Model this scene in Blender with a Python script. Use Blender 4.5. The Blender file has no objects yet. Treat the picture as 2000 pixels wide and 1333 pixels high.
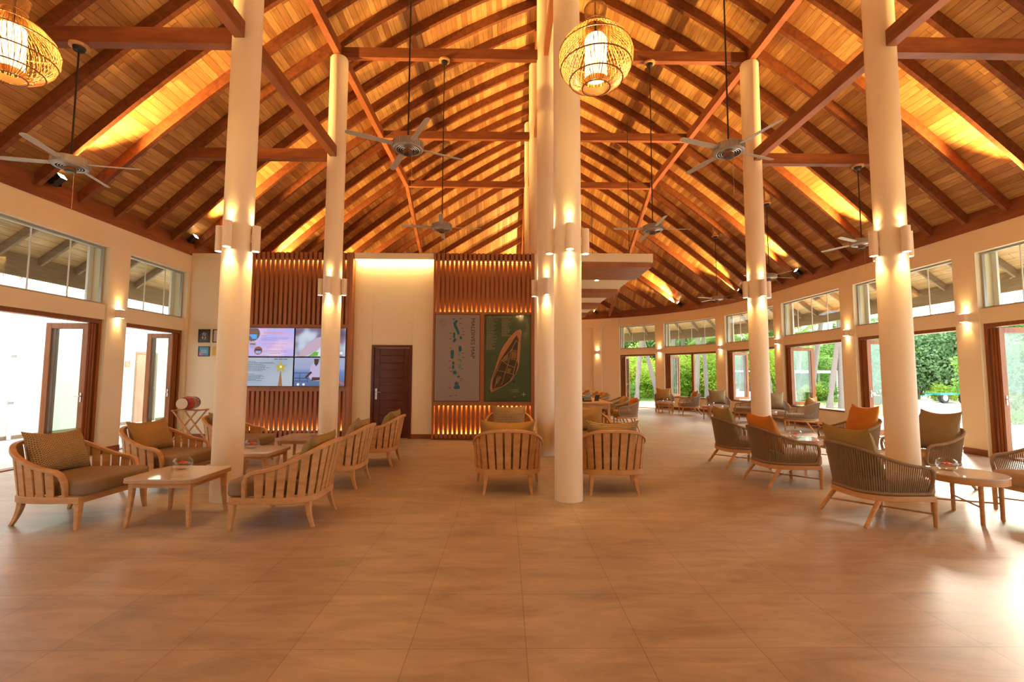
import bpy, math, random
from mathutils import Vector, Matrix
random.seed(7)
PI = math.pi
sc = bpy.context.scene
COL = sc.collection

# ------------------------------------------------------------------ camera
YAW, PITCH, ROLL, HC = 0.0130, 0.0735, 0.0038, 1.40
def cam_axes():
    cy, sy, cp, sp = math.cos(YAW), math.sin(YAW), math.cos(PITCH), math.sin(PITCH)
    f = Vector((sy * cp, cy * cp, sp)); r = Vector((cy, -sy, 0)); u = r.cross(f)
    r2 = math.cos(ROLL) * r + math.sin(ROLL) * u
    u2 = -math.sin(ROLL) * r + math.cos(ROLL) * u
    return r2, u2, f
_r, _u, _f = cam_axes()
cd = bpy.data.cameras.new('camera'); cam = bpy.data.objects.new('camera', cd); COL.objects.link(cam)
cam.matrix_world = Matrix(((_r.x, _u.x, -_f.x, 0), (_r.y, _u.y, -_f.y, 0), (_r.z, _u.z, -_f.z, HC), (0, 0, 0, 1)))
cd.sensor_width = 36.0; cd.lens = 36.0 * 915.0 / 2000.0; cd.clip_start = 0.05; cd.clip_end = 400
sc.camera = cam

# ------------------------------------------------------------------ view, world, sun
sc.view_settings.view_transform = 'Standard'; sc.view_settings.look = 'None'
sc.view_settings.gamma = 1.0; sc.view_settings.use_curve_mapping = False
sc.view_settings.exposure = 1.18
sc.cycles.use_denoising = True
sc.cycles.max_bounces = 8; sc.cycles.diffuse_bounces = 5; sc.cycles.glossy_bounces = 4
sc.cycles.transmission_bounces = 8; sc.cycles.transparent_max_bounces = 16
sc.cycles.sample_clamp_indirect = 6.0; sc.cycles.blur_glossy = 1.0
sc.cycles.caustics_reflective = False; sc.cycles.caustics_refractive = False
wd = bpy.data.worlds.new('sky'); sc.world = wd; wd.use_nodes = True
wn = wd.node_tree; wn.nodes.clear()
wo = wn.nodes.new('ShaderNodeOutputWorld'); wb = wn.nodes.new('ShaderNodeBackground')
wb.inputs['Color'].default_value = (0.95, 0.98, 1.0, 1); wb.inputs['Strength'].default_value = 2.5
wn.links.new(wb.outputs[0], wo.inputs[0])
WARM = (1.0, 0.58, 0.19)
def sun(energy, color, angle, direction):
    l = bpy.data.lights.new('sun', 'SUN'); l.energy = energy; l.color = color; l.angle = angle
    o = bpy.data.objects.new('sun', l); COL.objects.link(o)
    o.rotation_euler = Vector(direction).to_track_quat('-Z', 'Y').to_euler(); return o
sun(7.0, (1.0, 0.88, 0.70), math.radians(22), (-1.10, -0.95, -0.58))
E_UP, E_SCONCE, E_PEND, E_PIER = 2050.0, 11.0, 30.0, 6.0
def spot(name, loc, direction, energy, size, blend=0.6, radius=0.03, color=WARM):
    l = bpy.data.lights.new(name, 'SPOT'); l.energy = energy; l.color = color
    l.spot_size = math.radians(size); l.spot_blend = blend; l.shadow_soft_size = radius
    o = bpy.data.objects.new(name, l); COL.objects.link(o); o.location = loc
    o.rotation_euler = Vector(direction).to_track_quat('-Z', 'Y').to_euler(); return o
def point(name, loc, energy, radius=0.08, color=WARM):
    l = bpy.data.lights.new(name, 'POINT'); l.energy = energy; l.color = color; l.shadow_soft_size = radius
    o = bpy.data.objects.new(name, l); COL.objects.link(o); o.location = loc; return o
def area(name, loc, direction, energy, sx, sy, color=WARM):
    l = bpy.data.lights.new(name, 'AREA'); l.shape = 'RECTANGLE'; l.size = sx; l.size_y = sy
    l.energy = energy; l.color = color
    o = bpy.data.objects.new(name, l); COL.objects.link(o); o.location = loc
    o.rotation_euler = Vector(direction).to_track_quat('-Z', 'Y').to_euler(); return o

# ------------------------------------------------------------------ materials
def new_mat(name):
    m = bpy.data.materials.new(name); m.use_nodes = True; t = m.node_tree
    b = t.nodes['Principled BSDF']; return m, t, b
def c4(c): return (c[0], c[1], c[2], 1.0)
def plain(name, col, rough=0.5, metal=0.0, spec=0.5, noise=0.0, nscale=6.0, emit=None, estr=0.0):
    m, t, b = new_mat(name)
    b.inputs['Base Color'].default_value = c4(col); b.inputs['Roughness'].default_value = rough
    b.inputs['Metallic'].default_value = metal; b.inputs['Specular IOR Level'].default_value = spec
    if noise:
        tc = t.nodes.new('ShaderNodeTexCoord'); n = t.nodes.new('ShaderNodeTexNoise'); n.inputs['Scale'].default_value = nscale
        n.inputs['Detail'].default_value = 5
        mx = t.nodes.new('ShaderNodeMix'); mx.data_type = 'RGBA'
        mx.inputs['A'].default_value = c4([v * (1 - noise) for v in col]); mx.inputs['B'].default_value = c4([min(1, v * (1 + noise)) for v in col])
        t.links.new(tc.outputs['Object'], n.inputs['Vector']); t.links.new(n.outputs['Fac'], mx.inputs['Factor']); t.links.new(mx.outputs['Result'], b.inputs['Base Color'])
    if emit:
        b.inputs['Emission Color'].default_value = c4(emit); b.inputs['Emission Strength'].default_value = estr
    return m
def wood(name, col, dark, rough=0.45, scale=(1, 1, 14), nscale=2.2, spec=0.4):
    m, t, b = new_mat(name)
    tc = t.nodes.new('ShaderNodeTexCoord'); mp = t.nodes.new('ShaderNodeMapping'); mp.inputs['Scale'].default_value = scale
    n = t.nodes.new('ShaderNodeTexNoise'); n.inputs['Scale'].default_value = nscale; n.inputs['Detail'].default_value = 6; n.inputs['Distortion'].default_value = 0.6
    r = t.nodes.new('ShaderNodeValToRGB'); r.color_ramp.elements[0].position = 0.3; r.color_ramp.elements[1].position = 0.72
    r.color_ramp.elements[0].color = c4(dark); r.color_ramp.elements[1].color = c4(col)
    t.links.new(tc.outputs['Object'], mp.inputs['Vector']); t.links.new(mp.outputs['Vector'], n.inputs['Vector'])
    t.links.new(n.outputs['Fac'], r.inputs['Fac']); t.links.new(r.outputs['Color'], b.inputs['Base Color'])
    b.inputs['Roughness'].default_value = rough; b.inputs['Specular IOR Level'].default_value = spec
    return m
def boards_mat(name, cols, mortar, bw=1.44, rh=0.12, rough=0.42, uv=True):
    m, t, b = new_mat(name)
    tc = t.nodes.new('ShaderNodeTexCoord'); br = t.nodes.new('ShaderNodeTexBrick')
    br.offset = 0.5; br.offset_frequency = 2; br.squash = 1.0
    br.inputs['Scale'].default_value = 1.0; br.inputs['Brick Width'].default_value = bw; br.inputs['Row Height'].default_value = rh
    br.inputs['Mortar Size'].default_value = 0.0035; br.inputs['Mortar Smooth'].default_value = 0.3
    br.inputs['Color1'].default_value = c4(cols[0]); br.inputs['Color2'].default_value = c4(cols[1]); br.inputs['Mortar'].default_value = c4(mortar)
    mp = t.nodes.new('ShaderNodeMapping'); mp.inputs['Scale'].default_value = (1.2, 9, 1)
    n = t.nodes.new('ShaderNodeTexNoise'); n.inputs['Scale'].default_value = 2.5; n.inputs['Detail'].default_value = 6; n.inputs['Distortion'].default_value = 0.8
    mx = t.nodes.new('ShaderNodeMix'); mx.data_type = 'RGBA'; mx.blend_type = 'MULTIPLY'; mx.inputs['Factor'].default_value = 0.75
    rr = t.nodes.new('ShaderNodeMapRange'); rr.inputs['From Min'].default_value = 0.3; rr.inputs['From Max'].default_value = 0.7
    rr.inputs['To Min'].default_value = 0.62; rr.inputs['To Max'].default_value = 1.12
    o = tc.outputs['UV'] if uv else tc.outputs['Object']
    t.links.new(o, br.inputs['Vector']); t.links.new(o, mp.inputs['Vector']); t.links.new(mp.outputs['Vector'], n.inputs['Vector'])
    t.links.new(n.outputs['Fac'], rr.inputs['Value']); t.links.new(br.outputs['Color'], mx.inputs['A']); t.links.new(rr.outputs['Result'], mx.inputs['B'])
    t.links.new(mx.outputs['Result'], b.inputs['Base Color']); b.inputs['Roughness'].default_value = rough
    return m
def tiles_mat():
    m, t, b = new_mat('floor_tiles')
    tc = t.nodes.new('ShaderNodeTexCoord'); mp = t.nodes.new('ShaderNodeMapping'); mp.inputs['Location'].default_value = (-0.112, -2.515, 0)
    br = t.nodes.new('ShaderNodeTexBrick'); br.offset = 0.0; br.squash = 1.0
    br.inputs['Scale'].default_value = 1.0; br.inputs['Brick Width'].default_value = 0.6; br.inputs['Row Height'].default_value = 0.6
    br.inputs['Mortar Size'].default_value = 0.0022; br.inputs['Mortar Smooth'].default_value = 0.2
    br.inputs['Color1'].default_value = c4((0.47, 0.385, 0.285)); br.inputs['Color2'].default_value = c4((0.42, 0.34, 0.25)); br.inputs['Mortar'].default_value = c4((0.26, 0.20, 0.15))
    mp2 = t.nodes.new('ShaderNodeMapping'); mp2.inputs['Scale'].default_value = (1.0, 3.5, 1)
    n = t.nodes.new('ShaderNodeTexNoise'); n.inputs['Scale'].default_value = 1.6; n.inputs['Detail'].default_value = 8; n.inputs['Roughness'].default_value = 0.65; n.inputs['Distortion'].default_value = 0.8
    rr = t.nodes.new('ShaderNodeMapRange'); rr.inputs['From Min'].default_value = 0.3; rr.inputs['From Max'].default_value = 0.7; rr.inputs['To Min'].default_value = 0.66; rr.inputs['To Max'].default_value = 1.16
    mx = t.nodes.new('ShaderNodeMix'); mx.data_type = 'RGBA'; mx.blend_type = 'MULTIPLY'; mx.inputs['Factor'].default_value = 1.0
    r2 = t.nodes.new('ShaderNodeMapRange'); r2.inputs['To Min'].default_value = 0.28; r2.inputs['To Max'].default_value = 0.50
    t.links.new(tc.outputs['Object'], mp.inputs['Vector']); t.links.new(mp.outputs['Vector'], br.inputs['Vector'])
    t.links.new(tc.outputs['Object'], mp2.inputs['Vector']); t.links.new(mp2.outputs['Vector'], n.inputs['Vector'])
    t.links.new(n.outputs['Fac'], rr.inputs['Value']); t.links.new(br.outputs['Color'], mx.inputs['A']); t.links.new(rr.outputs['Result'], mx.inputs['B'])
    t.links.new(mx.outputs['Result'], b.inputs['Base Color']); t.links.new(n.outputs['Fac'], r2.inputs['Value']); t.links.new(r2.outputs['Result'], b.inputs['Roughness'])
    bp = t.nodes.new('ShaderNodeBump'); bp.inputs['Strength'].default_value = 0.08; bp.inputs['Distance'].default_value = 0.01
    t.links.new(n.outputs['Fac'], bp.inputs['Height']); t.links.new(bp.outputs['Normal'], b.inputs['Normal'])
    return m
def fabric(name, c1, c2, scale=260, bump=0.15):
    m, t, b = new_mat(name)
    tc = t.nodes.new('ShaderNodeTexCoord'); n = t.nodes.new('ShaderNodeTexNoise'); n.inputs['Scale'].default_value = scale; n.inputs['Detail'].default_value = 3
    mx = t.nodes.new('ShaderNodeMix'); mx.data_type = 'RGBA'; mx.inputs['A'].default_value = c4(c1); mx.inputs['B'].default_value = c4(c2)
    t.links.new(tc.outputs['Object'], n.inputs['Vector']); t.links.new(n.outputs['Fac'], mx.inputs['Factor']); t.links.new(mx.outputs['Result'], b.inputs['Base Color'])
    b.inputs['Roughness'].default_value = 0.9; b.inputs['Specular IOR Level'].default_value = 0.2
    bp = t.nodes.new('ShaderNodeBump'); bp.inputs['Strength'].default_value = bump; bp.inputs['Distance'].default_value = 0.004
    t.links.new(n.outputs['Fac'], bp.inputs['Height']); t.links.new(bp.outputs['Normal'], b.inputs['Normal']); return m
def woven(name, c1, c2):
    m, t, b = new_mat(name)
    tc = t.nodes.new('ShaderNodeTexCoord'); br = t.nodes.new('ShaderNodeTexBrick'); br.offset = 0.5
    mp = t.nodes.new('ShaderNodeMapping'); mp.inputs['Scale'].default_value = (1, 1, 1)
    sx = t.nodes.new('ShaderNodeSeparateXYZ'); cx = t.nodes.new('ShaderNodeCombineXYZ')
    br.inputs['Scale'].default_value = 1.0; br.inputs['Brick Width'].default_value = 0.02; br.inputs['Row Height'].default_value = 0.011
    br.inputs['Mortar Size'].default_value = 0.0028; br.inputs['Mortar Smooth'].default_value = 0.4
    br.inputs['Color1'].default_value = c4(c1); br.inputs['Color2'].default_value = c4([v * 0.8 for v in c1]); br.inputs['Mortar'].default_value = c4(c2)
    t.links.new(tc.outputs['Object'], sx.inputs[0]); t.links.new(sx.outputs['Y'], cx.inputs['X']); t.links.new(sx.outputs['Z'], cx.inputs['Y'])
    t.links.new(cx.outputs[0], br.inputs['Vector']); t.links.new(br.outputs['Color'], b.inputs['Base Color'])
    b.inputs['Roughness'].default_value = 0.85; b.inputs['Specular IOR Level'].default_value = 0.2; return m
def glass_mat(name, tint=(0.93, 0.97, 0.95), refl=0.10):
    m = bpy.data.materials.new(name); m.use_nodes = True; t = m.node_tree; t.nodes.clear()
    o = t.nodes.new('ShaderNodeOutputMaterial'); tr = t.nodes.new('ShaderNodeBsdfTransparent'); gl = t.nodes.new('ShaderNodeBsdfGlossy')
    tr.inputs['Color'].default_value = c4(tint); gl.inputs['Roughness'].default_value = 0.02
    lw = t.nodes.new('ShaderNodeLayerWeight'); lw.inputs['Blend'].default_value = 0.5
    pw_ = t.nodes.new('ShaderNodeMath'); pw_.operation = 'POWER'; pw_.inputs[1].default_value = 4.0
    fr = t.nodes.new('ShaderNodeMath'); fr.operation = 'MULTIPLY_ADD'; fr.inputs[1].default_value = 0.5; fr.inputs[2].default_value = 0.03
    t.links.new(lw.outputs['Facing'], pw_.inputs[0]); t.links.new(pw_.outputs[0], fr.inputs[0])
    mx = t.nodes.new('ShaderNodeMixShader')
    t.links.new(fr.outputs[0], mx.inputs[0]); t.links.new(tr.outputs[0], mx.inputs[1]); t.links.new(gl.outputs[0], mx.inputs[2]); t.links.new(mx.outputs[0], o.inputs[0])
    return m
def emis(name, col, s):
    m = bpy.data.materials.new(name); m.use_nodes = True; t = m.node_tree; t.nodes.clear()
    o = t.nodes.new('ShaderNodeOutputMaterial'); e = t.nodes.new('ShaderNodeEmission'); e.inputs[0].default_value = c4(col); e.inputs[1].default_value = s
    t.links.new(e.outputs[0], o.inputs[0]); return m
def leafmat(name, c1, c2, sc_=0.8):
    m, t, b = new_mat(name)
    g = t.nodes.new('ShaderNodeTexNoise'); tc = t.nodes.new('ShaderNodeTexCoord'); g.inputs['Scale'].default_value = sc_; g.inputs['Detail'].default_value = 4
    mx = t.nodes.new('ShaderNodeMix'); mx.data_type = 'RGBA'; mx.inputs['A'].default_value = c4(c1); mx.inputs['B'].default_value = c4(c2)
    rr = t.nodes.new('ShaderNodeMapRange'); rr.inputs['From Min'].default_value = 0.35; rr.inputs['From Max'].default_value = 0.65
    t.links.new(tc.outputs['Object'], g.inputs['Vector']); t.links.new(g.outputs['Fac'], rr.inputs['Value']); t.links.new(rr.outputs['Result'], mx.inputs['Factor'])
    o = t.nodes['Material Output']; tl = t.nodes.new('ShaderNodeBsdfTranslucent'); ms = t.nodes.new('ShaderNodeMixShader'); ms.inputs[0].default_value = 0.4
    t.links.new(mx.outputs['Result'], b.inputs['Base Color']); t.links.new(mx.outputs['Result'], tl.inputs['Color']); b.inputs['Roughness'].default_value = 0.5
    t.links.new(b.outputs[0], ms.inputs[1]); t.links.new(tl.outputs[0], ms.inputs[2]); t.links.new(ms.outputs[0], o.inputs[0]); return m

M = {}
M['wall'] = plain('cream_paint', (0.80, 0.71, 0.51), 0.75, noise=0.03, nscale=3)
M['white_wall'] = plain('white_render', (0.86, 0.87, 0.86), 0.8)
M['column'] = plain('column_paint', (0.82, 0.71, 0.52), 0.6, noise=0.03, nscale=4)
M['tiles'] = tiles_mat()
M['boards'] = boards_mat('ceiling_boards', ((0.68, 0.38, 0.13), (0.40, 0.17, 0.05)), (0.12, 0.05, 0.015))
M['eave_boards'] = boards_mat('eave_boards', ((0.86, 0.62, 0.33), (0.74, 0.50, 0.26)), (0.14, 0.09, 0.05), rh=0.14)
M['beam'] = wood('reddish_beam_timber', (0.27, 0.088, 0.034), (0.17, 0.048, 0.018), 0.42, (1, 1, 6))
M['rafter'] = wood('rafter_timber', (0.25, 0.080, 0.028), (0.15, 0.042, 0.015), 0.42, (6, 1, 6))
M['eave_timber'] = wood('weathered_eave_timber', (0.34, 0.25, 0.17), (0.25, 0.175, 0.115), 0.6)
M['door_wood'] = wood('door_timber', (0.31, 0.105, 0.02), (0.20, 0.06, 0.012), 0.4, (10, 10, 1))
M['dark_door'] = wood('dark_mahogany', (0.13, 0.03, 0.014), (0.07, 0.014, 0.008), 0.3, (2, 2, 12))
M['slat'] = wood('slat_timber', (0.38, 0.15, 0.06), (0.31, 0.11, 0.042), 0.4, (5, 5, 0.12), 1.0)
M['teak'] = wood('teak', (0.62, 0.36, 0.155), (0.48, 0.25, 0.095), 0.45, (3, 3, 10))
M['teak_b'] = wood('pale_teak', (0.60, 0.34, 0.145), (0.46, 0.235, 0.09), 0.45, (3, 3, 10))
M['cushion'] = fabric('taupe_seat_fabric', (0.30, 0.225, 0.15), (0.215, 0.155, 0.10), 220)
M['cushion_b'] = fabric('beige_seat_fabric', (0.40, 0.29, 0.20), (0.32, 0.225, 0.15), 220)
M['pil_ochre'] = fabric('ochre_pillow', (0.42, 0.25, 0.08), (0.34, 0.19, 0.055), 40, 0.05)
M['pil_orange'] = fabric('rust_orange_pillow', (0.52, 0.20, 0.03), (0.44, 0.155, 0.022), 40, 0.05)
M['pil_olive'] = fabric('olive_pillow', (0.33, 0.235, 0.085), (0.25, 0.175, 0.06), 120, 0.1)
M['pil_taupe'] = fabric('taupe_pillow', (0.32, 0.24, 0.13), (0.25, 0.18, 0.095), 120, 0.1)
M['pil_woven'] = woven('woven_pillow', (0.60, 0.43, 0.19), (0.12, 0.075, 0.035))
M['rope'] = fabric('rope_cord', (0.31, 0.215, 0.13), (0.23, 0.155, 0.09), 300, 0.2)
M['rope_pale'] = fabric('pale_rope_cord', (0.38, 0.30, 0.22), (0.28, 0.215, 0.15), 300, 0.2)
M['stone'] = plain('polished_stone', (0.50, 0.43, 0.37), 0.05, noise=0.12, nscale=30)
M['glass'] = glass_mat('window_glass')
M['bowl_glass'] = glass_mat('bowl_glass', (0.97, 0.97, 0.97))
M['black'] = plain('black_metal', (0.012, 0.011, 0.012), 0.4)
M['dark'] = plain('dark_backing', (0.025, 0.010, 0.006), 0.7)
M['backing'] = wood('slat_backing', (0.26, 0.10, 0.04), (0.20, 0.07, 0.027), 0.5, (8, 8, 1))
M['steel'] = plain('brushed_steel', (0.6, 0.58, 0.55), 0.3, 1.0)
M['alu'] = plain('grey_aluminium', (0.42, 0.42, 0.40), 0.45, 0.3)
M['fan'] = plain('fan_housing', (0.34, 0.31, 0.29), 0.4, 0.2)
M['blade'] = plain('fan_blade', (0.50, 0.44, 0.38), 0.5)
M['rattan'] = plain('rattan', (0.46, 0.22, 0.05), 0.55, noise=0.15, nscale=30)
M['rattan_ring'] = plain('rattan_hoops', (0.22, 0.085, 0.02), 0.5)
M['shade'] = emis('glowing_lamp_shade', (1.0, 0.71, 0.30), 2.7)
M['lens'] = emis('lamp_lens', (1.0, 0.80, 0.48), 14.0)
M['led'] = emis('led_strip', (1.0, 0.55, 0.15), 5.0)
M['sconce'] = plain('sconce_body', (0.80, 0.66, 0.52), 0.55)
M['red'] = plain('red_flower', (0.75, 0.05, 0.03), 0.6)
M['water'] = glass_mat('bowl_water', (0.98, 0.95, 0.93))

# ------------------------------------------------------------------ mesh builder
class MB:
    def __init__(s): s.v = []; s.f = []; s.uv = None
    def add(s, vs, fs):
        n = len(s.v); s.v.extend([tuple(v) for v in vs]); s.f.extend([tuple(i + n for i in f) for f in fs])
    def box(s, x0, x1, y0, y1, z0, z1):
        s.add([(x0, y0, z0), (x1, y0, z0), (x1, y1, z0), (x0, y1, z0), (x0, y0, z1), (x1, y0, z1), (x1, y1, z1), (x0, y1, z1)],
              [(0, 3, 2, 1), (4, 5, 6, 7), (0, 1, 5, 4), (1, 2, 6, 5), (2, 3, 7, 6), (3, 0, 4, 7)])
        return s
    def obox(s, c, ax, ay, az):       # centre and three half-extent vectors
        c, ax, ay, az = map(Vector, (c, ax, ay, az))
        vs = [c + a * ax + b * ay + d * az for d in (-1, 1) for (a, b) in ((-1, -1), (1, -1), (1, 1), (-1, 1))]
        s.add(vs, [(0, 3, 2, 1), (4, 5, 6, 7), (0, 1, 5, 4), (1, 2, 6, 5), (2, 3, 7, 6), (3, 0, 4, 7)]); return s
    def beam(s, a, b, w, h, up=(0, 0, 1)):
        a, b = Vector(a), Vector(b); d = (b - a); L = d.length; d.normalize()
        sd = d.cross(Vector(up)).normalized(); u = sd.cross(d)
        return s.obox((a + b) / 2, d * L / 2, sd * w / 2, u * h / 2)
    def tube(s, pts, r, n=8, closed=False, caps=True):
        pts = [Vector(p) for p in pts]; m = len(pts)
        rs = r if isinstance(r, (list, tuple)) else [r] * m
        rings = []; prev = None
        for i, p in enumerate(pts):
            if closed: d = pts[(i + 1) % m] - pts[i - 1]
            else: d = pts[min(i + 1, m - 1)] - pts[max(i - 1, 0)]
            d.normalize()
            if prev is None:
                a = Vector((0, 0, 1)) if abs(d.z) < 0.9 else Vector((1, 0, 0))
                x = d.cross(a).normalized()
            else: x = (prev - d * prev.dot(d)).normalized()
            prev = x; y = d.cross(x)
            rings.append([p + (x * math.cos(2 * PI * k / n) + y * math.sin(2 * PI * k / n)) * rs[i] for k in range(n)])
        vs = [q for R in rings for q in R]; fs = []
        for i in range(m if closed else m - 1):
            j = (i + 1) % m
            for k in range(n):
                l = (k + 1) % n; fs.append((i * n + k, i * n + l, j * n + l, j * n + k))
        if caps and not closed: fs.append(tuple(range(n - 1, -1, -1))); fs.append(tuple((m - 1) * n + k for k in range(n)))
        s.add(vs, fs); return s
    def sweep(s, pts, sides, ups, prof):   # rectangular or other profile with explicit frames
        n = len(prof); vs = []; fs = []
        for p, a, b in zip(pts, sides, ups):
            p, a, b = Vector(p), Vector(a), Vector(b)
            for (u, v) in prof: vs.append(p + a * u + b * v)
        m = len(pts)
        for i in range(m - 1):
            for k in range(n):
                l = (k + 1) % n; fs.append((i * n + k, i * n + l, (i + 1) * n + l, (i + 1) * n + k))
        fs.append(tuple(range(n - 1, -1, -1))); fs.append(tuple((m - 1) * n + k for k in range(n)))
        s.add(vs, fs); return s
    def lathe(s, prof, n=24, c=(0, 0, 0)):
        vs = [(c[0] + r * math.cos(2 * PI * k / n), c[1] + r * math.sin(2 * PI * k / n), c[2] + z) for (r, z) in prof for k in range(n)]
        fs = []
        for i in range(len(prof) - 1):
            for k in range(n):
                l = (k + 1) % n; fs.append((i * n + k, i * n + l, (i + 1) * n + l, (i + 1) * n + k))
        if prof[0][0] > 1e-4: fs.append(tuple(range(n - 1, -1, -1)))
        if prof[-1][0] > 1e-4: fs.append(tuple((len(prof) - 1) * n + k for k in range(n)))
        s.add(vs, fs); return s
    def lathe_open(s, prof, n=24, c=(0, 0, 0)):
        vs = [(c[0] + r * math.cos(2 * PI * k / n), c[1] + r * math.sin(2 * PI * k / n), c[2] + z) for (r, z) in prof for k in range(n)]
        fs = [(i * n + k, i * n + (k + 1) % n, (i + 1) * n + (k + 1) % n, (i + 1) * n + k) for i in range(len(prof) - 1) for k in range(n)]
        s.add(vs, fs); return s
    def prism(s, outline, z0, z1, inset=0.0):
        n = len(outline); cx = sum(p[0] for p in outline) / n; cy = sum(p[1] for p in outline) / n
        def ins(p, d):
            v = Vector((cx - p[0], cy - p[1])); L = v.length; v = v / L if L else v
            return (p[0] + v.x * d, p[1] + v.y * d)
        lay = [(z0, inset), (z0 + inset, 0), (z1 - inset, 0), (z1, inset)] if inset else [(z0, 0), (z1, 0)]
        vs = []; 
        for z, d in lay:
            for p in outline:
                q = ins(p, d); vs.append((q[0], q[1], z))
        fs = [tuple(range(n - 1, -1, -1)), tuple((len(lay) - 1) * n + k for k in range(n))]
        for i in range(len(lay) - 1):
            for k in range(n):
                l = (k + 1) % n; fs.append((i * n + k, i * n + l, (i + 1) * n + l, (i + 1) * n + k))
        s.add(vs, fs); return s
    def quad(s, a, b, c, d): s.add([a, b, c, d], [(0, 1, 2, 3)]); return s
    def mesh(s, name, smooth=35):
        me = bpy.data.meshes.new(name); me.from_pydata(s.v, [], s.f)
        if s.uv:
            ul = me.uv_layers.new(name='UVMap')
            for lp in me.loops: ul.data[lp.index].uv = s.uv[lp.vertex_index]
        me.validate(); me.update()
        if smooth:
            me.polygons.foreach_set('use_smooth', [True] * len(me.polygons)); me.set_sharp_from_angle(angle=math.radians(smooth))
        return me
    def build(s, name, mat, parent=None, loc=(0, 0, 0), rotz=0, bevel=0, smooth=35):
        me = s.mesh(name, smooth)
        me.materials.append(mat)
        o = bpy.data.objects.new(name, me); COL.objects.link(o); o.location = loc; o.rotation_euler = (0, 0, rotz)
        if parent is not None: o.parent = parent
        if bevel:
            b = o.modifiers.new('bevel', 'BEVEL'); b.width = bevel; b.segments = 2; b.limit_method = 'ANGLE'; b.angle_limit = math.radians(40)
        return o
def thing(name, label, cat, loc=(0, 0, 0), rotz=0, group=None):
    o = bpy.data.objects.new(name, None); COL.objects.link(o); o.location = loc; o.rotation_euler = (0, 0, rotz); o.empty_display_size = 0.1
    tag(o, label, cat, group); return o
def tag(o, label, cat, group=None):
    o['label'] = label; o['category'] = cat
    if group: o['group'] = group
    return o
def struct(o): o['kind'] = 'structure'; return o
def sempty(name, loc=(0, 0, 0)):
    o = bpy.data.objects.new(name, None); COL.objects.link(o); o.location = loc; o['kind'] = 'structure'; return o
def dup(root, loc, rotz, label=None, group=None, scale=None):
    def cp(o, par):
        c = o.copy(); COL.objects.link(c)
        if par is not None: c.parent = par
        for ch in o.children: cp(ch, c)
        return c
    r = cp(root, None); r.location = loc; r.rotation_euler = (0, 0, rotz)
    if scale: r.scale = scale if isinstance(scale, tuple) else (scale,) * 3
    if label: r['label'] = label
    if group: r['group'] = group
    elif 'group' in r: del r['group']
    return r
def text_mesh(name, txt, size, mat, parent, loc, rot, align='LEFT', shear=0.0, extrude=0.001, sx=1.0):
    cu = bpy.data.curves.new(name, 'FONT'); cu.body = txt; cu.size = size; cu.align_x = align; cu.shear = shear; cu.extrude = extrude; cu.resolution_u = 3
    o = bpy.data.objects.new('tmp', cu); COL.objects.link(o)
    bpy.context.view_layer.update()
    me = bpy.data.meshes.new_from_object(o.evaluated_get(bpy.context.evaluated_depsgraph_get()))
    bpy.data.objects.remove(o); bpy.data.curves.remove(cu)
    me.materials.clear(); me.materials.append(mat)
    t = bpy.data.objects.new(name, me); COL.objects.link(t); t.location = loc; t.rotation_euler = rot; t.scale = (sx, 1, 1)
    if parent is not None: t.parent = parent
    return t

# ------------------------------------------------------------------ plan of the hall
XC, R0, YC = 0.72, 7.8, 15.0
Y_REAR = -5.0
ARC = PI * R0
def P(s, off=0.0):          # path of the wall's inner face: right side, apse, left side; off = outwards
    if s < 0: return (XC + R0 + off, YC + s)
    if s <= ARC:
        a = s / R0; return (XC + (R0 + off) * math.cos(a), YC + (R0 + off) * math.sin(a))
    return (XC - R0 - off, YC - (s - ARC))
def N(s):
    if s < 0: return (1.0, 0.0)
    if s <= ARC: a = s / R0; return (math.cos(a), math.sin(a))
    return (-1.0, 0.0)
def sR(y): return y - YC
def sL(y): return ARC + (YC - y)
def sA(x, y): return R0 * math.atan2(y - YC, x - XC)
def srange(s0, s1, step=0.35):
    pts = [s0]
    lo, hi = max(s0, 0.0), min(s1, ARC)
    if lo < hi:
        n = max(1, int(math.ceil((hi - lo) / step)))
        for i in range(n + 1):
            v = lo + (hi - lo) * i / n
            if v > pts[-1] + 1e-5: pts.append(v)
    if s1 > pts[-1] + 1e-5: pts.append(s1)
    return pts
def cbox(mb, s0, s1, z0, z1, o0, o1):
    ss = srange(s0, s1); vs = []; fs = []
    for s in ss:
        a = P(s, o0); b = P(s, o1)
        vs += [(a[0], a[1], z0), (b[0], b[1], z0), (b[0], b[1], z1), (a[0], a[1], z1)]
    for i in range(len(ss) - 1):
        k = i * 4
        for j in range(4):
            l = (j + 1) % 4; fs.append((k + j, k + 4 + j, k + 4 + l, k + l))
    fs.append((0, 1, 2, 3)); n = (len(ss) - 1) * 4; fs.append((n + 3, n + 2, n + 1, n))
    mb.add(vs, fs)
def wid(y): return R0 if y <= YC else math.sqrt(max(R0 * R0 - (y - YC) ** 2, 0.0))
def interp(x, tab):
    if x <= tab[0][0]: return tab[0][1]
    for (a, b), (c, d) in zip(tab, tab[1:]):
        if x <= c: return b + (d - b) * (x - a) / (c - a)
    return tab[-1][1]
RIDGE = [(14.4, 9.62), (15.8, 9.62), (16.6, 9.52), (17.3, 9.34), (18.05, 9.0), (18.8, 8.63), (19.5, 8.24), (20.2, 7.76), (21.0, 7.1), (21.6, 6.45), (22.2, 5.5), (22.8, 4.22)]
FOOT = [(9, 1.0), (14.5, 0.96), (16.6, 0.86), (18, 0.78), (21, 0.62)]
WT, PT = 4.07, 4.20          # wall top, timber plate top
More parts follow.
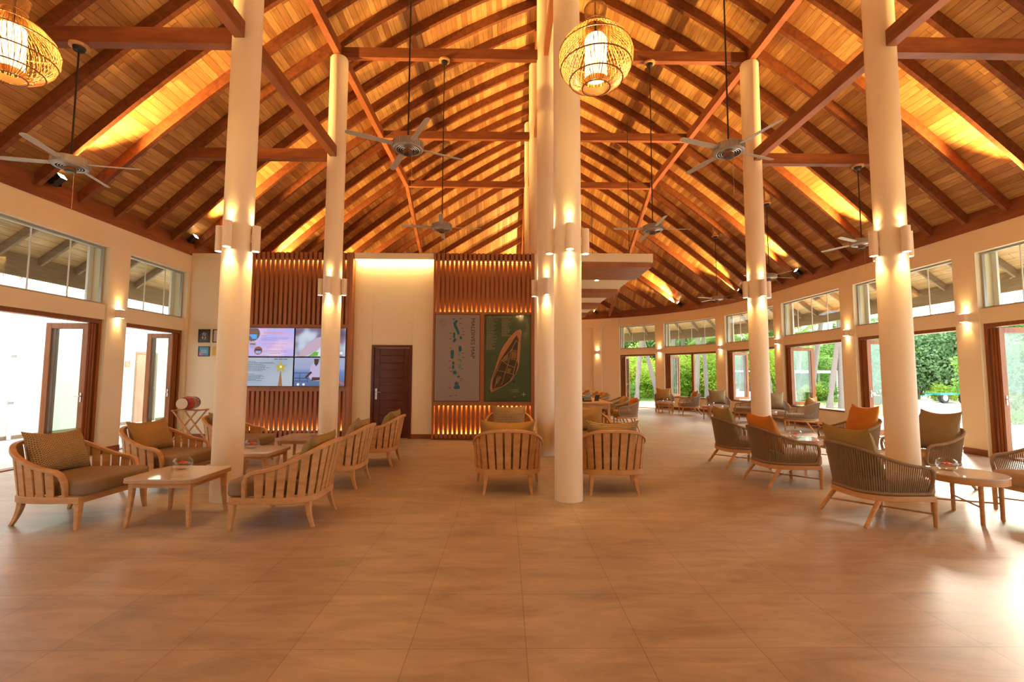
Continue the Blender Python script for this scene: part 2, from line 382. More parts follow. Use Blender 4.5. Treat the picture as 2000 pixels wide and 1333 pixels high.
def zb(d, y):                 # underside of the rafters at distance d from the axis
    w = wid(y); zr = interp(y, RIDGE); avg = (zr - PT) / max(w, 0.05)
    b = max((interp(y, FOOT) - avg) / max(w, 0.05), 0.0) if w > 1 else 0.0
    a = avg - b * w
    return zr - a * d - b * d * d
RH = 0.19

# floor
mb = MB(); o = mb.box(-7.2, 8.64, Y_REAR - 0.3, 23.4, -0.06, 0.0).build('floor', M['tiles'], smooth=0); struct(o)

# ceiling boards
YS = [Y_REAR + 0.5 * i for i in range(int((YC - Y_REAR) / 0.5) + 1)] + [15.3, 15.6, 15.9, 16.2, 16.5, 16.8, 17.1, 17.4, 17.7, 18.05, 18.4, 18.8, 19.15, 19.5, 19.85, 20.2, 20.6, 21.0, 21.3, 21.6, 21.9, 22.2, 22.5, 22.7]
NS = 30; mb = MB(); uv = []
for y in YS:
    w = wid(y); arc = []
    for i in range(NS + 1):
        d = -w + 2 * w * i / NS
        mb.v.append((XC + d, y, zb(abs(d), y) + RH))
    acc = 0
    base = len(mb.v) - NS - 1; mid = base + NS // 2
    ls = [0.0]
    for i in range(NS): 
        a = Vector(mb.v[base + i]); b = Vector(mb.v[base + i + 1]); ls.append(ls[-1] + math.hypot(b.x - a.x, b.z - a.z))
    for i in range(NS + 1): uv.append((y, ls[i] - ls[NS // 2] + 20.0))
for j in range(len(YS) - 1):
    for i in range(NS):
        a = j * (NS + 1) + i; mb.f.append((a, a + NS + 1, a + NS + 2, a + 1))
mb.uv = uv
ceiling = mb.build('ceiling', M['boards']); struct(ceiling)
so = ceiling.modifiers.new('solid', 'SOLIDIFY'); so.thickness = 0.05; so.offset = -1
# rafters
yk = [7.66 + 0.72 * k for k in range(-11, 21)]
for y in yk:
    w = wid(y)
    if w < 1.2: continue
    for sg in (1, -1):
        n = 12; pts = []; ups = []; sides = []
        for i in range(n + 1):
            d = w + 0.02 - (w + 0.02) * i / n
            pts.append(Vector((XC + sg * d, y, zb(min(d, w), y) + RH / 2)))
        for i in range(n + 1):
            t = (pts[min(i + 1, n)] - pts[max(i - 1, 0)]).normalized(); s_ = Vector((0, 1, 0)); u = t.cross(s_)
            if u.z < 0: u = -u
            sides.append(s_); ups.append(u)
        hw, hh = 0.036, RH / 2 + 0.005
        mb = MB(); mb.sweep(pts, sides, ups, [(-hw, -hh), (hw, -hh), (hw, hh), (-hw, hh)]); mb.build('rafter', M['rafter'], ceiling)
# timber plate on the wall top
mb = MB(); cbox(mb, sR(Y_REAR), sL(Y_REAR), WT, PT + 0.1, -0.02, 0.22); cbox(mb, sR(Y_REAR), sL(Y_REAR), PT + 0.1, PT + 0.22, -0.01, 0.2); mb.build('wall_plate', M['beam'], ceiling)
# ridge board
mb = MB()
rp = [(XC, y, interp(y, RIDGE) + 0.04) for y in [-5, 14.4, 15.8, 16.6, 17.3, 18.05, 18.8, 19.5, 20.2, 21.0, 21.6, 22.2]]
mb.sweep(rp, [(1, 0, 0)] * len(rp), [(0, 0, 1)] * len(rp), [(-0.03, -0.12), (0.03, -0.12), (0.03, 0.14), (-0.03, 0.14)]); mb.build('ridge_board', M['rafter'], ceiling)
# eaves: soffit, rafters, fascia, thatch fringe
EO, EZ = 1.25, 0.92
s0e, s1e = sR(-1.0), sL(-1.0)
mb = MB(); uv = []
ss = []
v = s0e
while v < 0: ss.append(v); v += 0.7
n = 60
ss += [ARC * i / n for i in range(n + 1)]
v = ARC + 0.7
while v < s1e: ss.append(v); v += 0.7
for s in ss:
    for k in range(5):
        o_ = EO * k / 4 - 0.0; p = P(s, o_ + 0.0); mb.v.append((p[0], p[1], PT + RH - 0.02 - EZ * k / 4)); uv.append((s, o_ * 1.25))
for j in range(len(ss) - 1):
    for k in range(4): a = j * 5 + k; mb.f.append((a, a + 1, a + 6, a + 5))
mb.uv = uv; es = mb.build('eave_soffit', M['eave_boards'], ceiling)
so = es.modifiers.new('solid', 'SOLIDIFY'); so.thickness = 0.08; so.offset = 1
v = s0e + 0.36
er = []
while v < s1e:
    if not (ARC * 0.42 < v < sL(11.2)): er.append(v)
    v += 0.72
for s in er:
    a = P(s, 0.12); b = P(s, EO); mb = MB()
    zf = lambda o_: PT + RH - 0.02 - EZ * o_ / EO - 0.085
    mb.beam((a[0], a[1], zf(0.12)), (b[0], b[1], zf(EO)), 0.05, 0.13); mb.build('eave_rafter', M['eave_timber'], ceiling)
mb = MB(); cbox(mb, s0e, s1e, 3.06, 3.27, EO, EO + 0.04); cbox(mb, s0e, s1e, 3.27, 3.52, EO + 0.005, EO + 0.04); mb.build('fascia', M['eave_timber'], ceiling)
mb = MB(); s = s0e
M['thatch'] = plain('dry_thatch', (0.42, 0.30, 0.15), 0.9, noise=0.3, nscale=20)
while s < s1e:
    s += 0.030 + random.random() * 0.035
    if ARC * 0.45 < s < sL(11.2): continue
    off = EO + 0.06 + random.random() * 0.10; p = P(s, off); L = 0.02 + random.random() * 0.15; w = 0.005 + random.random() * 0.006
    t = (-N(s)[1], N(s)[0]); dx = (random.random() - .5) * 0.07
    mb.add([(p[0] - t[0] * w, p[1] - t[1] * w, 3.16), (p[0] + t[0] * w, p[1] + t[1] * w, 3.16), (p[0] + t[0] * (dx), p[1] + t[1] * (dx), 3.06 - L)], [(0, 1, 2)])
th = mb.build('thatch_fringe', M['thatch'], ceiling, smooth=0); th['kind'] = 'stuff'
mb = MB(); cbox(mb, s0e, s1e, 3.10, 3.34, EO + 0.05, EO + 0.24); mb.build('thatch_edge', M['thatch'], ceiling)

# ------------------------------------------------------------------ walls with their openings
DH, C0, C1, SILL = 2.36, 2.63, 3.66, 0.50
def A_(x, y): return sA(x, y)
OPEN_R = [(sR(-3.42), sR(-0.82), 'door'), (sR(-0.38), sR(2.22), 'door'), (sR(2.66), sR(5.24), 'door'), (sR(5.68), sR(8.28), 'door'), (sR(8.72), sR(11.29), 'door'), (sR(11.76), sR(14.30), 'window'),
          (sR(14.74), A_(8.17, 17.31), 'window'), (A_(8.01, 17.76), A_(6.76, 19.93), 'window'), (A_(6.49, 20.25), A_(5.21, 21.38), 'door')]
OPEN_L = [(sL(10.40), sL(8.79), 'door'), (sL(8.35), sL(5.76), 'door'), (sL(5.32), sL(2.72), 'door'), (sL(2.28), sL(-0.32), 'door'), (sL(-0.76), sL(-3.36), 'door')]
TH = 0.30
def wall_piece(name, s0, s1, opens):
    mb = MB(); s = s0
    for a, b, kind in opens:
        cbox(mb, s, a, 0, WT, 0, TH)
        cbox(mb, a, b, C1, WT, 0.0, TH)
        cbox(mb, a, b, DH, C0, 0.04, TH)
        if kind == 'window': cbox(mb, a, b, 0, SILL, 0.04, TH)
        s = b
    cbox(mb, s, s1, 0, WT, 0, TH)
    return struct(mb.build(name, M['wall']))
wall_piece('wall_right', sR(Y_REAR), A_(8.17, 17.31) + 0.02, OPEN_R[:7])
wall_piece('wall_far', A_(8.17, 17.31) + 0.02, ARC, OPEN_R[7:])
wall_piece('wall_left', ARC, sL(Y_REAR), OPEN_L)
# gable at the rear of the hall
mb = MB(); mb.box(-7.4, 8.84, Y_REAR - 0.2, Y_REAR, 0, WT + 0.1)
pts = [(XC + d, zb(abs(d), 0) + RH) for d in [-R0 + 2 * R0 * i / 24 for i in range(25)]]
vs = [(x, Y_REAR, z) for x, z in pts] + [(XC + R0, Y_REAR, WT), (XC - R0, Y_REAR, WT)]
mb.add(vs, [tuple(range(len(vs)))]); struct(mb.build('wall_rear', M['wall'], smooth=0))
# pilasters on the far wall
mb = MB(); 
for (x, y) in ((4.32, 21.92), (1.9, 22.7), (-0.6, 22.7)): cbox(mb, A_(x, y) - 0.2, A_(x, y) + 0.2, 0, 3.72, -0.07, 0.0)
cbox(mb, A_(5.21, 21.38), ARC * 0.75, 3.68, WT, -0.05, 0.0)
struct(mb.build('trim_1', M['wall']))
# skirting
mb = MB()
def skirt(s0, s1): cbox(mb, s0, s1, 0, 0.11, -0.015, 0.0)
for (a, b, k), (c, d, k2) in zip(OPEN_R, OPEN_R[1:]): skirt(b, c)
struct(mb.build('baseboard_right', M['beam']))
mb = MB()
for (a, b, k) in OPEN_R:
    if k == 'window': cbox(mb, a, b, 0, 0.11, 0.02, 0.04)
cbox(mb, A_(5.21, 21.38), A_(4.32, 21.92) - 0.2, 0, 0.11, -0.015, 0)
struct(mb.build('baseboard_far', M['beam']))
mb = MB()
for (a, b, k), (c, d, k2) in zip(OPEN_L, OPEN_L[1:]): cbox(mb, b, c, 0, 0.11, -0.015, 0.0)
struct(mb.build('baseboard_left', M['beam']))

# openings: folding doors, windows, clerestory lights
def leaf(root, s_j, o0, side, ztop, zbot, wleaf, k, handle=False):
    """one folding leaf standing square to the wall at the jamb; side=+1 steps towards smaller s"""
    n = Vector((*N(s_j), 0)); base = Vector((*P(s_j, 0), 0)); t = Vector((-n.y, n.x, 0)) * (-side)
    c0 = base + n * o0 + t * (0.05 + 0.055 * k)
    th = 0.021; st = 0.095
    def bar(u0, u1, z0, z1):
        mb.obox(c0 + n * ((u0 + u1) / 2) + Vector((0, 0, (z0 + z1) / 2)), n * ((u1 - u0) / 2), t * th, Vector((0, 0, (z1 - z0) / 2)))
    mb = MB(); bar(0, st, zbot, ztop); bar(wleaf - st, wleaf, zbot, ztop); bar(st, wleaf - st, ztop - st, ztop); bar(st, wleaf - st, zbot, zbot + st + (0.04 if zbot < 0.2 else 0))
    lf = mb.build('door_leaf' if zbot < 0.2 else 'window_leaf', M['door_wood'], root, bevel=0.003)
    mb = MB(); mb.obox(c0 + n * (wleaf / 2) + Vector((0, 0, (ztop + zbot) / 2)), n * (wleaf / 2 - st + 0.01), t * 0.003, Vector((0, 0, (ztop - zbot) / 2 - st + 0.01))); mb.build('pane', M['glass'], lf)
    if handle:
        mb = MB(); hz = 1.0 if zbot < 0.2 else zbot + 0.7
        q = c0 + n * 0.05 + t * (th + 0.004) + Vector((0, 0, hz)); mb.obox(q, n * 0.012, t * 0.004, (0, 0, 0.08)); mb.obox(q + t * 0.02 + Vector((0, 0, 0.02)), n * 0.008, t * 0.018, (0, 0, 0.008)); mb.obox(q + t * 0.038 + n * 0.03 + Vector((0, 0, 0.02)), n * 0.045, t * 0.006, (0, 0, 0.008))
        mb.build('handle', M['steel'], lf)
nd = nw = 0
for side_, opens in (('R', OPEN_R), ('L', OPEN_L)):
    for idx, (a, b, kind) in enumerate(opens):
        z0 = 0.0 if kind == 'door' else SILL
        if kind == 'door': nd += 1; root = sempty('door_%d' % nd)
        else: nw += 1; root = sempty('window_%d' % nw)
        mb = MB(); f = 0.055
        cbox(mb, a, a + f, z0, DH, 0.08, 0.24); cbox(mb, b - f, b, z0, DH, 0.08, 0.24); cbox(mb, a + f, b - f, DH - 0.07, DH, 0.08, 0.24)
        if kind == 'window': cbox(mb, a, b, z0, z0 + 0.045, 0.02, 0.24)
        else: cbox(mb, a + f, b - f, 0.0, 0.015, 0.08, 0.24)
        if kind == 'window' and idx == 7:
            m_ = (a + b) / 2; cbox(mb, m_ - 0.05, m_ + 0.05, z0, DH, 0.12, 0.2)
        mb.build('door_frame' if kind == 'door' else 'window_frame', M['door_wood'], root)
        far = b if side_ == 'R' else a; sg = 1 if side_ == 'R' else -1
        sj = far - f if side_ == 'R' else far + f
        zt = DH - 0.085; zl = 0.02 if kind == 'door' else z0 + 0.05
        wl = 0.72 if (b - a) > 2.0 else 0.55
        if side_ == 'R' and idx == 8: wl = 0.5
        for k in range(3): leaf(root, sj, 0.10, sg, zt, zl, wl, k, handle=(k == 2 and kind == 'door'))
        # clerestory light
        nw += 1; cl = sempty('window_%d' % nw)
        mb = MB(); g_ = 0.035
        cbox(mb, a, b, C0, C0 + g_, 0.10, 0.15); cbox(mb, a, b, C1 - g_, C1, 0.10, 0.15); cbox(mb, a, a + g_, C0 + g_, C1 - g_, 0.10, 0.15); cbox(mb, b - g_, b, C0 + g_, C1 - g_, 0.10, 0.15)
        mb.build('window_frame', M['alu'], cl)
        mb = MB(); cbox(mb, a + g_, b - g_, C0 + g_, C1 - g_, 0.122, 0.128); mb.build('pane', M['glass'], cl)
        mb = MB(); n = max(2, int(round((b - a) / 0.64)))
        for i in range(1, n):
            m_ = a + (b - a) * i / n; cbox(mb, m_ - 0.006, m_ + 0.006, C0 + g_, C1 - g_, 0.115, 0.135)
        mb.build('glazing_joint', plain('pale_joint', (0.75, 0.75, 0.7), 0.4) if 'joint' not in M else M['joint'], cl)
        mb = MB(); j0, j1 = (b, b - 0.0) if side_ == 'R' else (a, a)
        if side_ == 'R': cbox(mb, b - 0.09, b, C0, C1, 0.30, 0.34)
        else: cbox(mb, a, a + 0.09, C0, C1, 0.30, 0.34)
        mb.build('side_jamb', M['white_wall'], cl)

# ------------------------------------------------------------------ columns and beams
ZP = 7.31                 # underside of the upper purlins and ties
COLS = [(-3.14, 5.42, ZP, 'cream round column standing nearest on the left, beside the low teak table'),
        (0.72, 5.42, 9.45, 'tall cream round column standing nearest in the middle of the hall'),
        (4.58, 5.42, ZP, 'cream round column standing nearest on the right, behind the foreground rope chair'),
        (-3.14, 8.41, ZP, 'cream round column in front of the video screens, its top visible under the beam'),
        (0.72, 8.41, 9.45, 'tall cream round column directly behind the nearest middle column'),
        (4.58, 8.41, ZP, 'cream round column in front of the right windows, its top visible under the beam'),
        (0.72, 11.4, 9.30, 'tall cream column rising behind the partition, third in the middle row'),
        (0.72, 14.4, 9.42, 'farthest tall cream column of the middle row, its top under the ridge')]
def column(x, y, h, label):
    o = MB().lathe([(0.16, 0), (0.16, h - 0.03), (0.145, h)], 40).build('column', M['column'], loc=(x, y, 0)); tag(o, label, 'column'); return o
for c in COLS: column(*c)
for y in (2.43, -0.56, -3.5):
    for x in (-3.14, 4.58):
        column(x, y, ZP, 'cream round column behind the photographer')
def beam(name, a, b, w, h, label, mat='beam'):
    mb = MB(); L = (Vector(b) - Vector(a)).length; mb.beam((0, 0, 0), Vector(b) - Vector(a), w, h)
    o = mb.build(name, M[mat], loc=a, bevel=0.004); tag(o, label, 'beam'); return o
PW, PH = 0.12, 0.20
for x, w_ in ((-3.14, 'left'), (4.58, 'right')):
    beam('purlin', (x, -4.8, ZP + PH / 2), (x, 14.4, ZP + PH / 2), PW, PH, 'long reddish purlin running over the tops of the %s columns' % w_)
    beam('strut_beam', (x, 14.4, ZP + PH / 2), (x + (0.2 if x > 0 else -0.2), 21.45, 4.22), 0.10, 0.18, 'sloping reddish strut from the far end of the %s purlin down to the wall' % w_)
    # lower purlin in spans between the columns
    beam('lower_purlin', (x, -3.34, 5.44), (x, 2.27, 5.44), PW, PH, 'lower reddish beam on the %s behind the photographer' % w_)
    beam('lower_purlin', (x, 2.59, 5.44), (x, 5.26, 5.44), PW, PH, 'lower reddish beam ending against the nearest %s column from the front' % w_)
    beam('lower_purlin', (x, 5.58, 5.44), (x, 8.25, 5.44), PW, PH, 'lower reddish beam running from the nearest to the second %s column' % w_)
    sg = 1 if x > 0 else -1
    for y, n_ in ((5.42, 'nearest'), (8.41, 'second')):
        x1 = XC + sg * 6.62
        beam('tie_beam', (x + sg * 0.155, y, 5.44), (x1, y, 5.44), PW, PH, 'short reddish tie beam from the %s %s column out to the roof slope' % (n_, w_))
for y, n_ in ((5.42, 'above the nearest row of columns'), (8.41, 'over the tops of the second columns, highest seen'), (11.4, 'crossing above the partition, second of the three seen'), (14.4, 'farthest and lowest looking of the long ties')):
    for sg, w_ in ((-1, 'left half'), (1, 'right half')):
        x0 = XC + sg * 0.155; x1 = XC + sg * 3.80
        beam('tie_beam', (x0, y, ZP + PH / 2), (x1, y, ZP + PH / 2), 0.10, PH, 'long reddish tie beam, %s, %s' % (w_, n_))
for y0, y1, n_ in ((2.0, 5.26, 'ending against the front of the nearest middle column'), (5.58, 8.25, 'ending against the front of the second middle column'), (8.57, 11.24, 'ending against the third middle column'), (11.56, 14.24, 'ending against the farthest middle column')):
    beam('lower_ridge_beam', (XC, y0, ZP + PH / 2), (XC, y1, ZP + PH / 2), 0.09, PH, 'reddish lengthwise beam %s' % n_)

# ------------------------------------------------------------------ sconces on the columns
def make_sconce():
    t = thing('column_sconce', '', 'wall lamp')
    MB().lathe_open([(0.040, -0.148), (0.040, -0.15), (0.046, -0.15), (0.046, 0.15), (0.040, 0.15), (0.040, 0.148)], 20).build('body', M['sconce'], t)
    mb = MB(); mb.box(-0.06, -0.03, -0.02, 0.02, -0.05, 0.05); mb.build('bracket', M['sconce'], t)
    MB().lathe([(0.040, -0.002), (0.040, 0.002)], 20, (0, 0, -0.138)).build('lens', M['lens'], t)
    MB().lathe([(0.040, -0.002), (0.040, 0.002)], 20, (0, 0, 0.138)).build('lens', M['lens'], t)
    return t
S0 = make_sconce(); first = True
for (x, y, h, lab), nm in zip(COLS[:6], ('nearest left column', 'nearest middle column', 'nearest right column', 'left column before the screens', 'second middle column', 'right column before the windows')):
    for a, sd in ((-90, 'front'), (180, 'left side'), (0, 'right side'), (90, 'back')):
        ca, sa = math.cos(math.radians(a)), math.sin(math.radians(a)); r = 0.16 + 0.052; p = (x + ca * r, y + sa * r, 2.98)
        lb = 'white cylinder light on the %s of the %s' % (sd, nm)
        if first: S0.location = p; S0.rotation_euler = (0, 0, math.radians(a)); S0['label'] = lb; S0['group'] = 'cylinder lights on the columns'; first = False
        else: dup(S0, p, math.radians(a), lb, 'cylinder lights on the columns')
        q = (x + ca * (r + 0.0), y + sa * (r + 0.0))
        spot('sconce_up', (q[0], q[1], 3.135), (-ca * 0.22, -sa * 0.22, 1), E_SCONCE, 62, 0.8, 0.02)
        spot('sconce_down', (q[0], q[1], 2.825), (-ca * 0.22, -sa * 0.22, -1), E_SCONCE * 1.3, 66, 0.8, 0.02)
# small box lights on the piers
def make_pier_light():
    t = thing('pier_light', '', 'wall lamp')
    mb = MB(); mb.box(-0.055, 0.055, -0.10, 0, -0.075, 0.075); mb.build('body', M['sconce'], t, bevel=0.003)
    mb = MB(); mb.box(-0.045, 0.045, -0.09, -0.01, 0.0755, 0.077); mb.box(-0.045, 0.045, -0.09, -0.01, -0.077, -0.0755); mb.build('lens', M['lens'], t)
    return t
PL = make_pier_light(); first = True
piers = [(sR(8.5), 'pier between the two nearest right openings'), (sR(11.52), 'right pier beyond the nearest one'), (sR(14.52), 'right pier next to the far right column'), (A_(8.09, 17.53), 'fourth right pier, above the wall seats'),
         (A_(6.63, 20.1), 'pier left of the far folding window'), (A_(4.32, 21.92), 'far wall pilaster left of the garden doorway'), (sL(8.57), 'left pier between the two open doorways'),
         (sR(5.46), 'right pier beside the photographer'), (sL(5.54), 'left pier beside the photographer')]
for s, nm in piers:
    off = -0.07 if abs(s - A_(4.32, 21.92)) < 1e-6 else 0.0
    p = P(s, off - 0.0); n = N(s); rz = math.atan2(n[1], n[0]) - PI / 2
    lb = 'small white box light on the %s' % nm
    if first: PL.location = (p[0], p[1], 2.49); PL.rotation_euler = (0, 0, rz); PL['label'] = lb; PL['group'] = 'box lights on the piers'; first = False
    else: dup(PL, (p[0], p[1], 2.49), rz, lb, 'box lights on the piers')
    q = (p[0] - n[0] * 0.055, p[1] - n[1] * 0.055)
    spot('pier_up', (q[0], q[1], 2.575), (n[0] * 0.35, n[1] * 0.35, 1), E_PIER, 70, 0.9, 0.02); spot('pier_down', (q[0], q[1], 2.405), (n[0] * 0.35, n[1] * 0.35, -1), E_PIER, 70, 0.9, 0.02)

# ------------------------------------------------------------------ floodlights on the plate, washing the roof
def make_flood():
    t = thing('floodlight', '', 'floodlight')
    mb = MB(); mb.obox((-0.02, 0, 0.06), (0.075, 0, 0.06), (0, 0.055, 0), (-0.028, 0, 0.035)); mb.build('body', M['black'], t, bevel=0.004)
    mb = MB(); mb.obox((0.057, 0, 0.122), (0.003, 0, 0.0025), (0, 0.05, 0), (-0.026, 0, 0.033)); mb.build('lens', M['lens'], t)
    mb = MB(); mb.box(-0.07, 0.0, -0.065, -0.058, -0.02, 0.05); mb.box(-0.07, 0.0, 0.058, 0.065, -0.02, 0.05); mb.build('bracket', M['black'], t)
    return t
FL = make_flood(); first = True
fl = [(sL(7.12), 'nearest on the left wall plate under the fan'), (sL(10.25), 'on the left wall plate by the partition corner'), (sL(13.3), None), (sL(16.2), None), (A_(-5.5, 19.6), None), (A_(-2.9, 21.9), None), (A_(0.4, 22.8), None),
      (sR(13.13), 'on the right wall plate beside the fourth window'), (sR(10.12), 'on the right wall plate behind the nearest right column'), (sR(7.08), None), (sR(4.0), None), (sR(1.1), None), (sL(4.0), None), (sL(1.1), None), (A_(8.3, 16.3), 'on the right wall plate where the wall starts to curve'),
      (A_(7.3, 19.19), 'on the far wall plate above the folding window'), (A_(4.28, 21.94), 'farthest, on the wall plate beside the stepped canopy')]
for s, nm in fl:
    p = P(s, -0.16); n = N(s); sg = 1 if p[0] > XC else -1
    d = Vector((-sg, 0, 0)); rz = 0 if sg < 0 else PI
    if abs(s - ARC / 2) < R0 * 0.2: pass
    if nm:
        lb = 'small black floodlight %s' % nm
        if first: FL.location = (p[0], p[1], PT + 0.07 + 0.05); FL.rotation_euler = (0, 0, rz); FL['label'] = lb; FL['group'] = 'floodlights washing the roof'; first = False
        else: dup(FL, (p[0], p[1], PT + 0.12), rz, lb, 'floodlights washing the roof')
    q = (p[0] + d.x * 0.19, p[1], PT + 0.24)
    spot('roof_wash', q, (d.x * 0.80, 0, 0.60), E_UP, 64, 1.0, 0.05, (1.0, 0.60, 0.19))

# ------------------------------------------------------------------ partition wall with screens, door and maps
YW = 10.48; YF = 10.30
mb = MB()
mb.box(-7.08, -2.99, YW, YW + 0.2, 0, 4.12); mb.box(-2.99, -2.09, YW, YW + 0.2, 2.07, 4.12); mb.box(-2.09, 0.74, YW, YW + 0.2, 0, 4.12)
mb.box(-3.39, -1.62, YF + 0.03, YW, 3.985, 4.12); mb.box(-7.08, -5.80, YW - 0.02, YW, 4.02, 4.12); mb.box(0.63, 0.74, YF, YW, 0, 4.12)
struct(mb.build('wall_back', M['wall'], bevel=0.004))
mb = MB(); mb.box(-2.09, -1.62, YW - 0.015, YW, 0, 0.10); mb.box(-3.39, -2.99, YW - 0.015, YW, 0, 0.10); mb.box(-7.08, -5.8, YW - 0.015, YW, 0, 0.10); struct(mb.build('baseboard_back', M['beam']))
def panel(name, label, x0, x1, zones, rails, leds, pitch, sw, off):
    t = thing(name, label, 'wall panel', (0, 0, 0))
    mb = MB(); mb.box(x0, x1, YW - 0.03, YW - 0.002, 0, 4.12); mb.build('backing', M['backing'], t)
    mb = MB(); mb.box(x0, x0 + 0.045, YF - 0.01, YW - 0.03, 0, 4.12); mb.box(x1 - 0.075, x1, YF - 0.01, YW - 0.03, 0, 4.12)
    for z0, z1 in rails: mb.box(x0 + 0.045, x1 - 0.075, YF - 0.008, YF + 0.05, z0, z1)
    mb.build('frame', M['slat'], t, bevel=0.003)
    mb = MB()
    for z0, z1 in zones:
        x = x0 + off
        while x + sw < x1 - 0.08:
            mb.box(x, x + sw, YF, YF + 0.055, z0, z1); x += pitch
    mb.build('slats', M['slat'], t)
    mb = MB()
    for z in leds: mb.box(x0 + 0.06, x1 - 0.09, YW - 0.06, YW - 0.045, z - 0.005, z + 0.005)
    mb.build('light_strip', M['led'], t)
    mb = MB()
    for z in leds:
        if z < 0.3: mb.box(x0 + 0.05, x1 - 0.08, YF + 0.06, YW - 0.034, 0.0, z - 0.02)
        if z > 3.5: mb.box(x0 + 0.05, x1 - 0.08, YF + 0.06, YW - 0.034, z + 0.02, 4.12)
    mb.build('cove', M['backing'], t)
    for z, dz in leds.items():
        for i in range(2):
            w = (x1 - x0 - 0.2) / 2; xm = x0 + 0.1 + w * (i + 0.5)
            area('strip_glow', (xm, YW - 0.065, z + dz * 0.015), (0, 0.30, dz), 3.0, w, 0.02, (1.0, 0.50, 0.12))
    return t
panel('feature_wall', 'reddish slatted timber panel around the four video screens', -5.80, -3.40, [(0.03, 1.04), (2.50, 4.12)], [(1.04, 2.50)], {3.95: -1, 0.20: 1}, 0.104, 0.062, 0.07)
panel('feature_wall', 'reddish slatted timber panel glowing around the two framed maps', -1.61, 0.63, [(0.03, 0.74), (2.80, 4.12)], [(0.74, 2.80)], {3.95: -1, 2.79: 1, 0.755: -1, 0.13: 1}, 0.0995, 0.062, 0.075)
# cove light over the plain wall between the panels
mb = MB(); mb.box(-3.38, -1.63, YF + 0.06, YW - 0.03, 3.975, 3.984); o = mb.build('cove_light', M['led']); tag(o, 'warm glowing light line above the plain wall and dark door', 'light strip')
area('cove_glow', (-2.5, YF + 0.11, 3.96), (0, 0.5, -1), 7, 1.7, 0.06, (1.0, 0.66, 0.24))
# dark door
d = thing('closed_door', 'dark mahogany plank door with steel lever handle between the slatted panels', 'door', (-2.54, YW, 0))
mb = MB(); mb.box(-0.45, -0.395, -0.02, 0.12, 0, 2.065); mb.box(0.395, 0.45, -0.02, 0.12, 0, 2.065); mb.box(-0.395, 0.395, -0.02, 0.12, 2.01, 2.065); mb.build('door_frame', M['dark_door'], d, bevel=0.003)
mb = MB(); mb.box(-0.39, -0.27, 0.02, 0.06, 0.01, 2.0); mb.box(0.27, 0.39, 0.02, 0.06, 0.01, 2.0)
mb.box(-0.27, 0.27, 0.05, 0.06, 0.01, 2.0)
z = 0.01
for i in range(12): mb.box(-0.27, 0.27, 0.028, 0.055, z + 0.004, z + 0.162); z += 0.1658
mb.build('door_leaf', M['dark_door'], d, bevel=0.004)
mb = MB(); mb.box(-0.355, -0.315, 0.008, 0.018, 0.86, 1.10); mb.tube([(-0.335, 0.012, 1.02), (-0.335, -0.035, 1.02), (-0.325, -0.045, 1.02), (-0.215, -0.045, 1.02)], 0.009, 8); mb.build('handle', M['steel'], d)

# video wall: four screens
def xz(o_, shapes, name, mat, parent, y):
    mb = MB()
    for sh in shapes: mb.add([(x, y, z) for x, z in sh], [tuple(range(len(sh)))])
    return mb.build(name, mat, parent, smooth=0)
def circ(x, z, r, n=28): return [(x + r * math.cos(2 * PI * i / n), z + r * math.sin(2 * PI * i / n)) for i in range(n)]
def rect(x0, z0, x1, z1): return [(x0, z0), (x1, z0), (x1, z1), (x0, z1)]
def grad_emis(name, stops, s, vec='noise', scale=1.5, direction=(1, 0, 0)):
    m = bpy.data.materials.new(name); m.use_nodes = True; t = m.node_tree; t.nodes.clear()
    o = t.nodes.new('ShaderNodeOutputMaterial'); e = t.nodes.new('ShaderNodeEmission'); tc = t.nodes.new('ShaderNodeTexCoord'); r = t.nodes.new('ShaderNodeValToRGB')
    r.color_ramp.elements[0].position = stops[0][0]; r.color_ramp.elements[0].color = c4(stops[0][1]); r.color_ramp.elements[1].position = stops[-1][0]; r.color_ramp.elements[1].color = c4(stops[-1][1])
    for p_, c_ in stops[1:-1]: el = r.color_ramp.elements.new(p_); el.color = c4(c_)
    if vec == 'noise': n = t.nodes.new('ShaderNodeTexNoise'); n.inputs['Scale'].default_value = scale; n.inputs['Detail'].default_value = 1.0; t.links.new(tc.outputs['Object'], n.inputs['Vector']); t.links.new(n.outputs['Fac'], r.inputs['Fac'])
    else:
        sx = t.nodes.new('ShaderNodeSeparateXYZ'); t.links.new(tc.outputs['Generated'], sx.inputs[0]); t.links.new(sx.outputs[vec], r.inputs['Fac'])
    e.inputs[1].default_value = s; t.links.new(r.outputs[0], e.inputs[0]); t.links.new(e.outputs[0], o.inputs[0]); return m
SE = 0.42
SX = [(-5.73, -4.615), (-4.600, -3.495)]; SZ = [(1.79, 2.42), (1.145, 1.775)]
scr = []
labs = ['video screen showing a lilac restaurant slide, top left of the four', 'video screen showing a blurred close-up of a hand, top right of the four', 'video screen showing a grey programme with a gold star, bottom left of the four', 'video screen showing a man in white at a boat rail, bottom right of the four']
mats = [grad_emis('lilac_slide', [(0.3, (0.45, 0.50, 0.95)), (0.5, (0.60, 0.48, 0.88)), (0.7, (0.80, 0.60, 0.80))], SE, scale=2.2), grad_emis('blurred_hand', [(0.25, (0.12, 0.09, 0.14)), (0.42, (0.28, 0.20, 0.30)), (0.55, (0.55, 0.62, 0.75)), (0.7, (0.75, 0.78, 0.8))], SE, scale=2.6),
        grad_emis('grey_slide', [(0.3, (0.33, 0.40, 0.52)), (0.7, (0.50, 0.54, 0.60))], SE, scale=1.5), grad_emis('boat_scene', [(0.0, (0.12, 0.16, 0.30)), (0.5, (0.18, 0.26, 0.50)), (0.62, (0.36, 0.40, 0.60)), (1.0, (0.42, 0.45, 0.62))], SE, vec='Z')]
k = 0
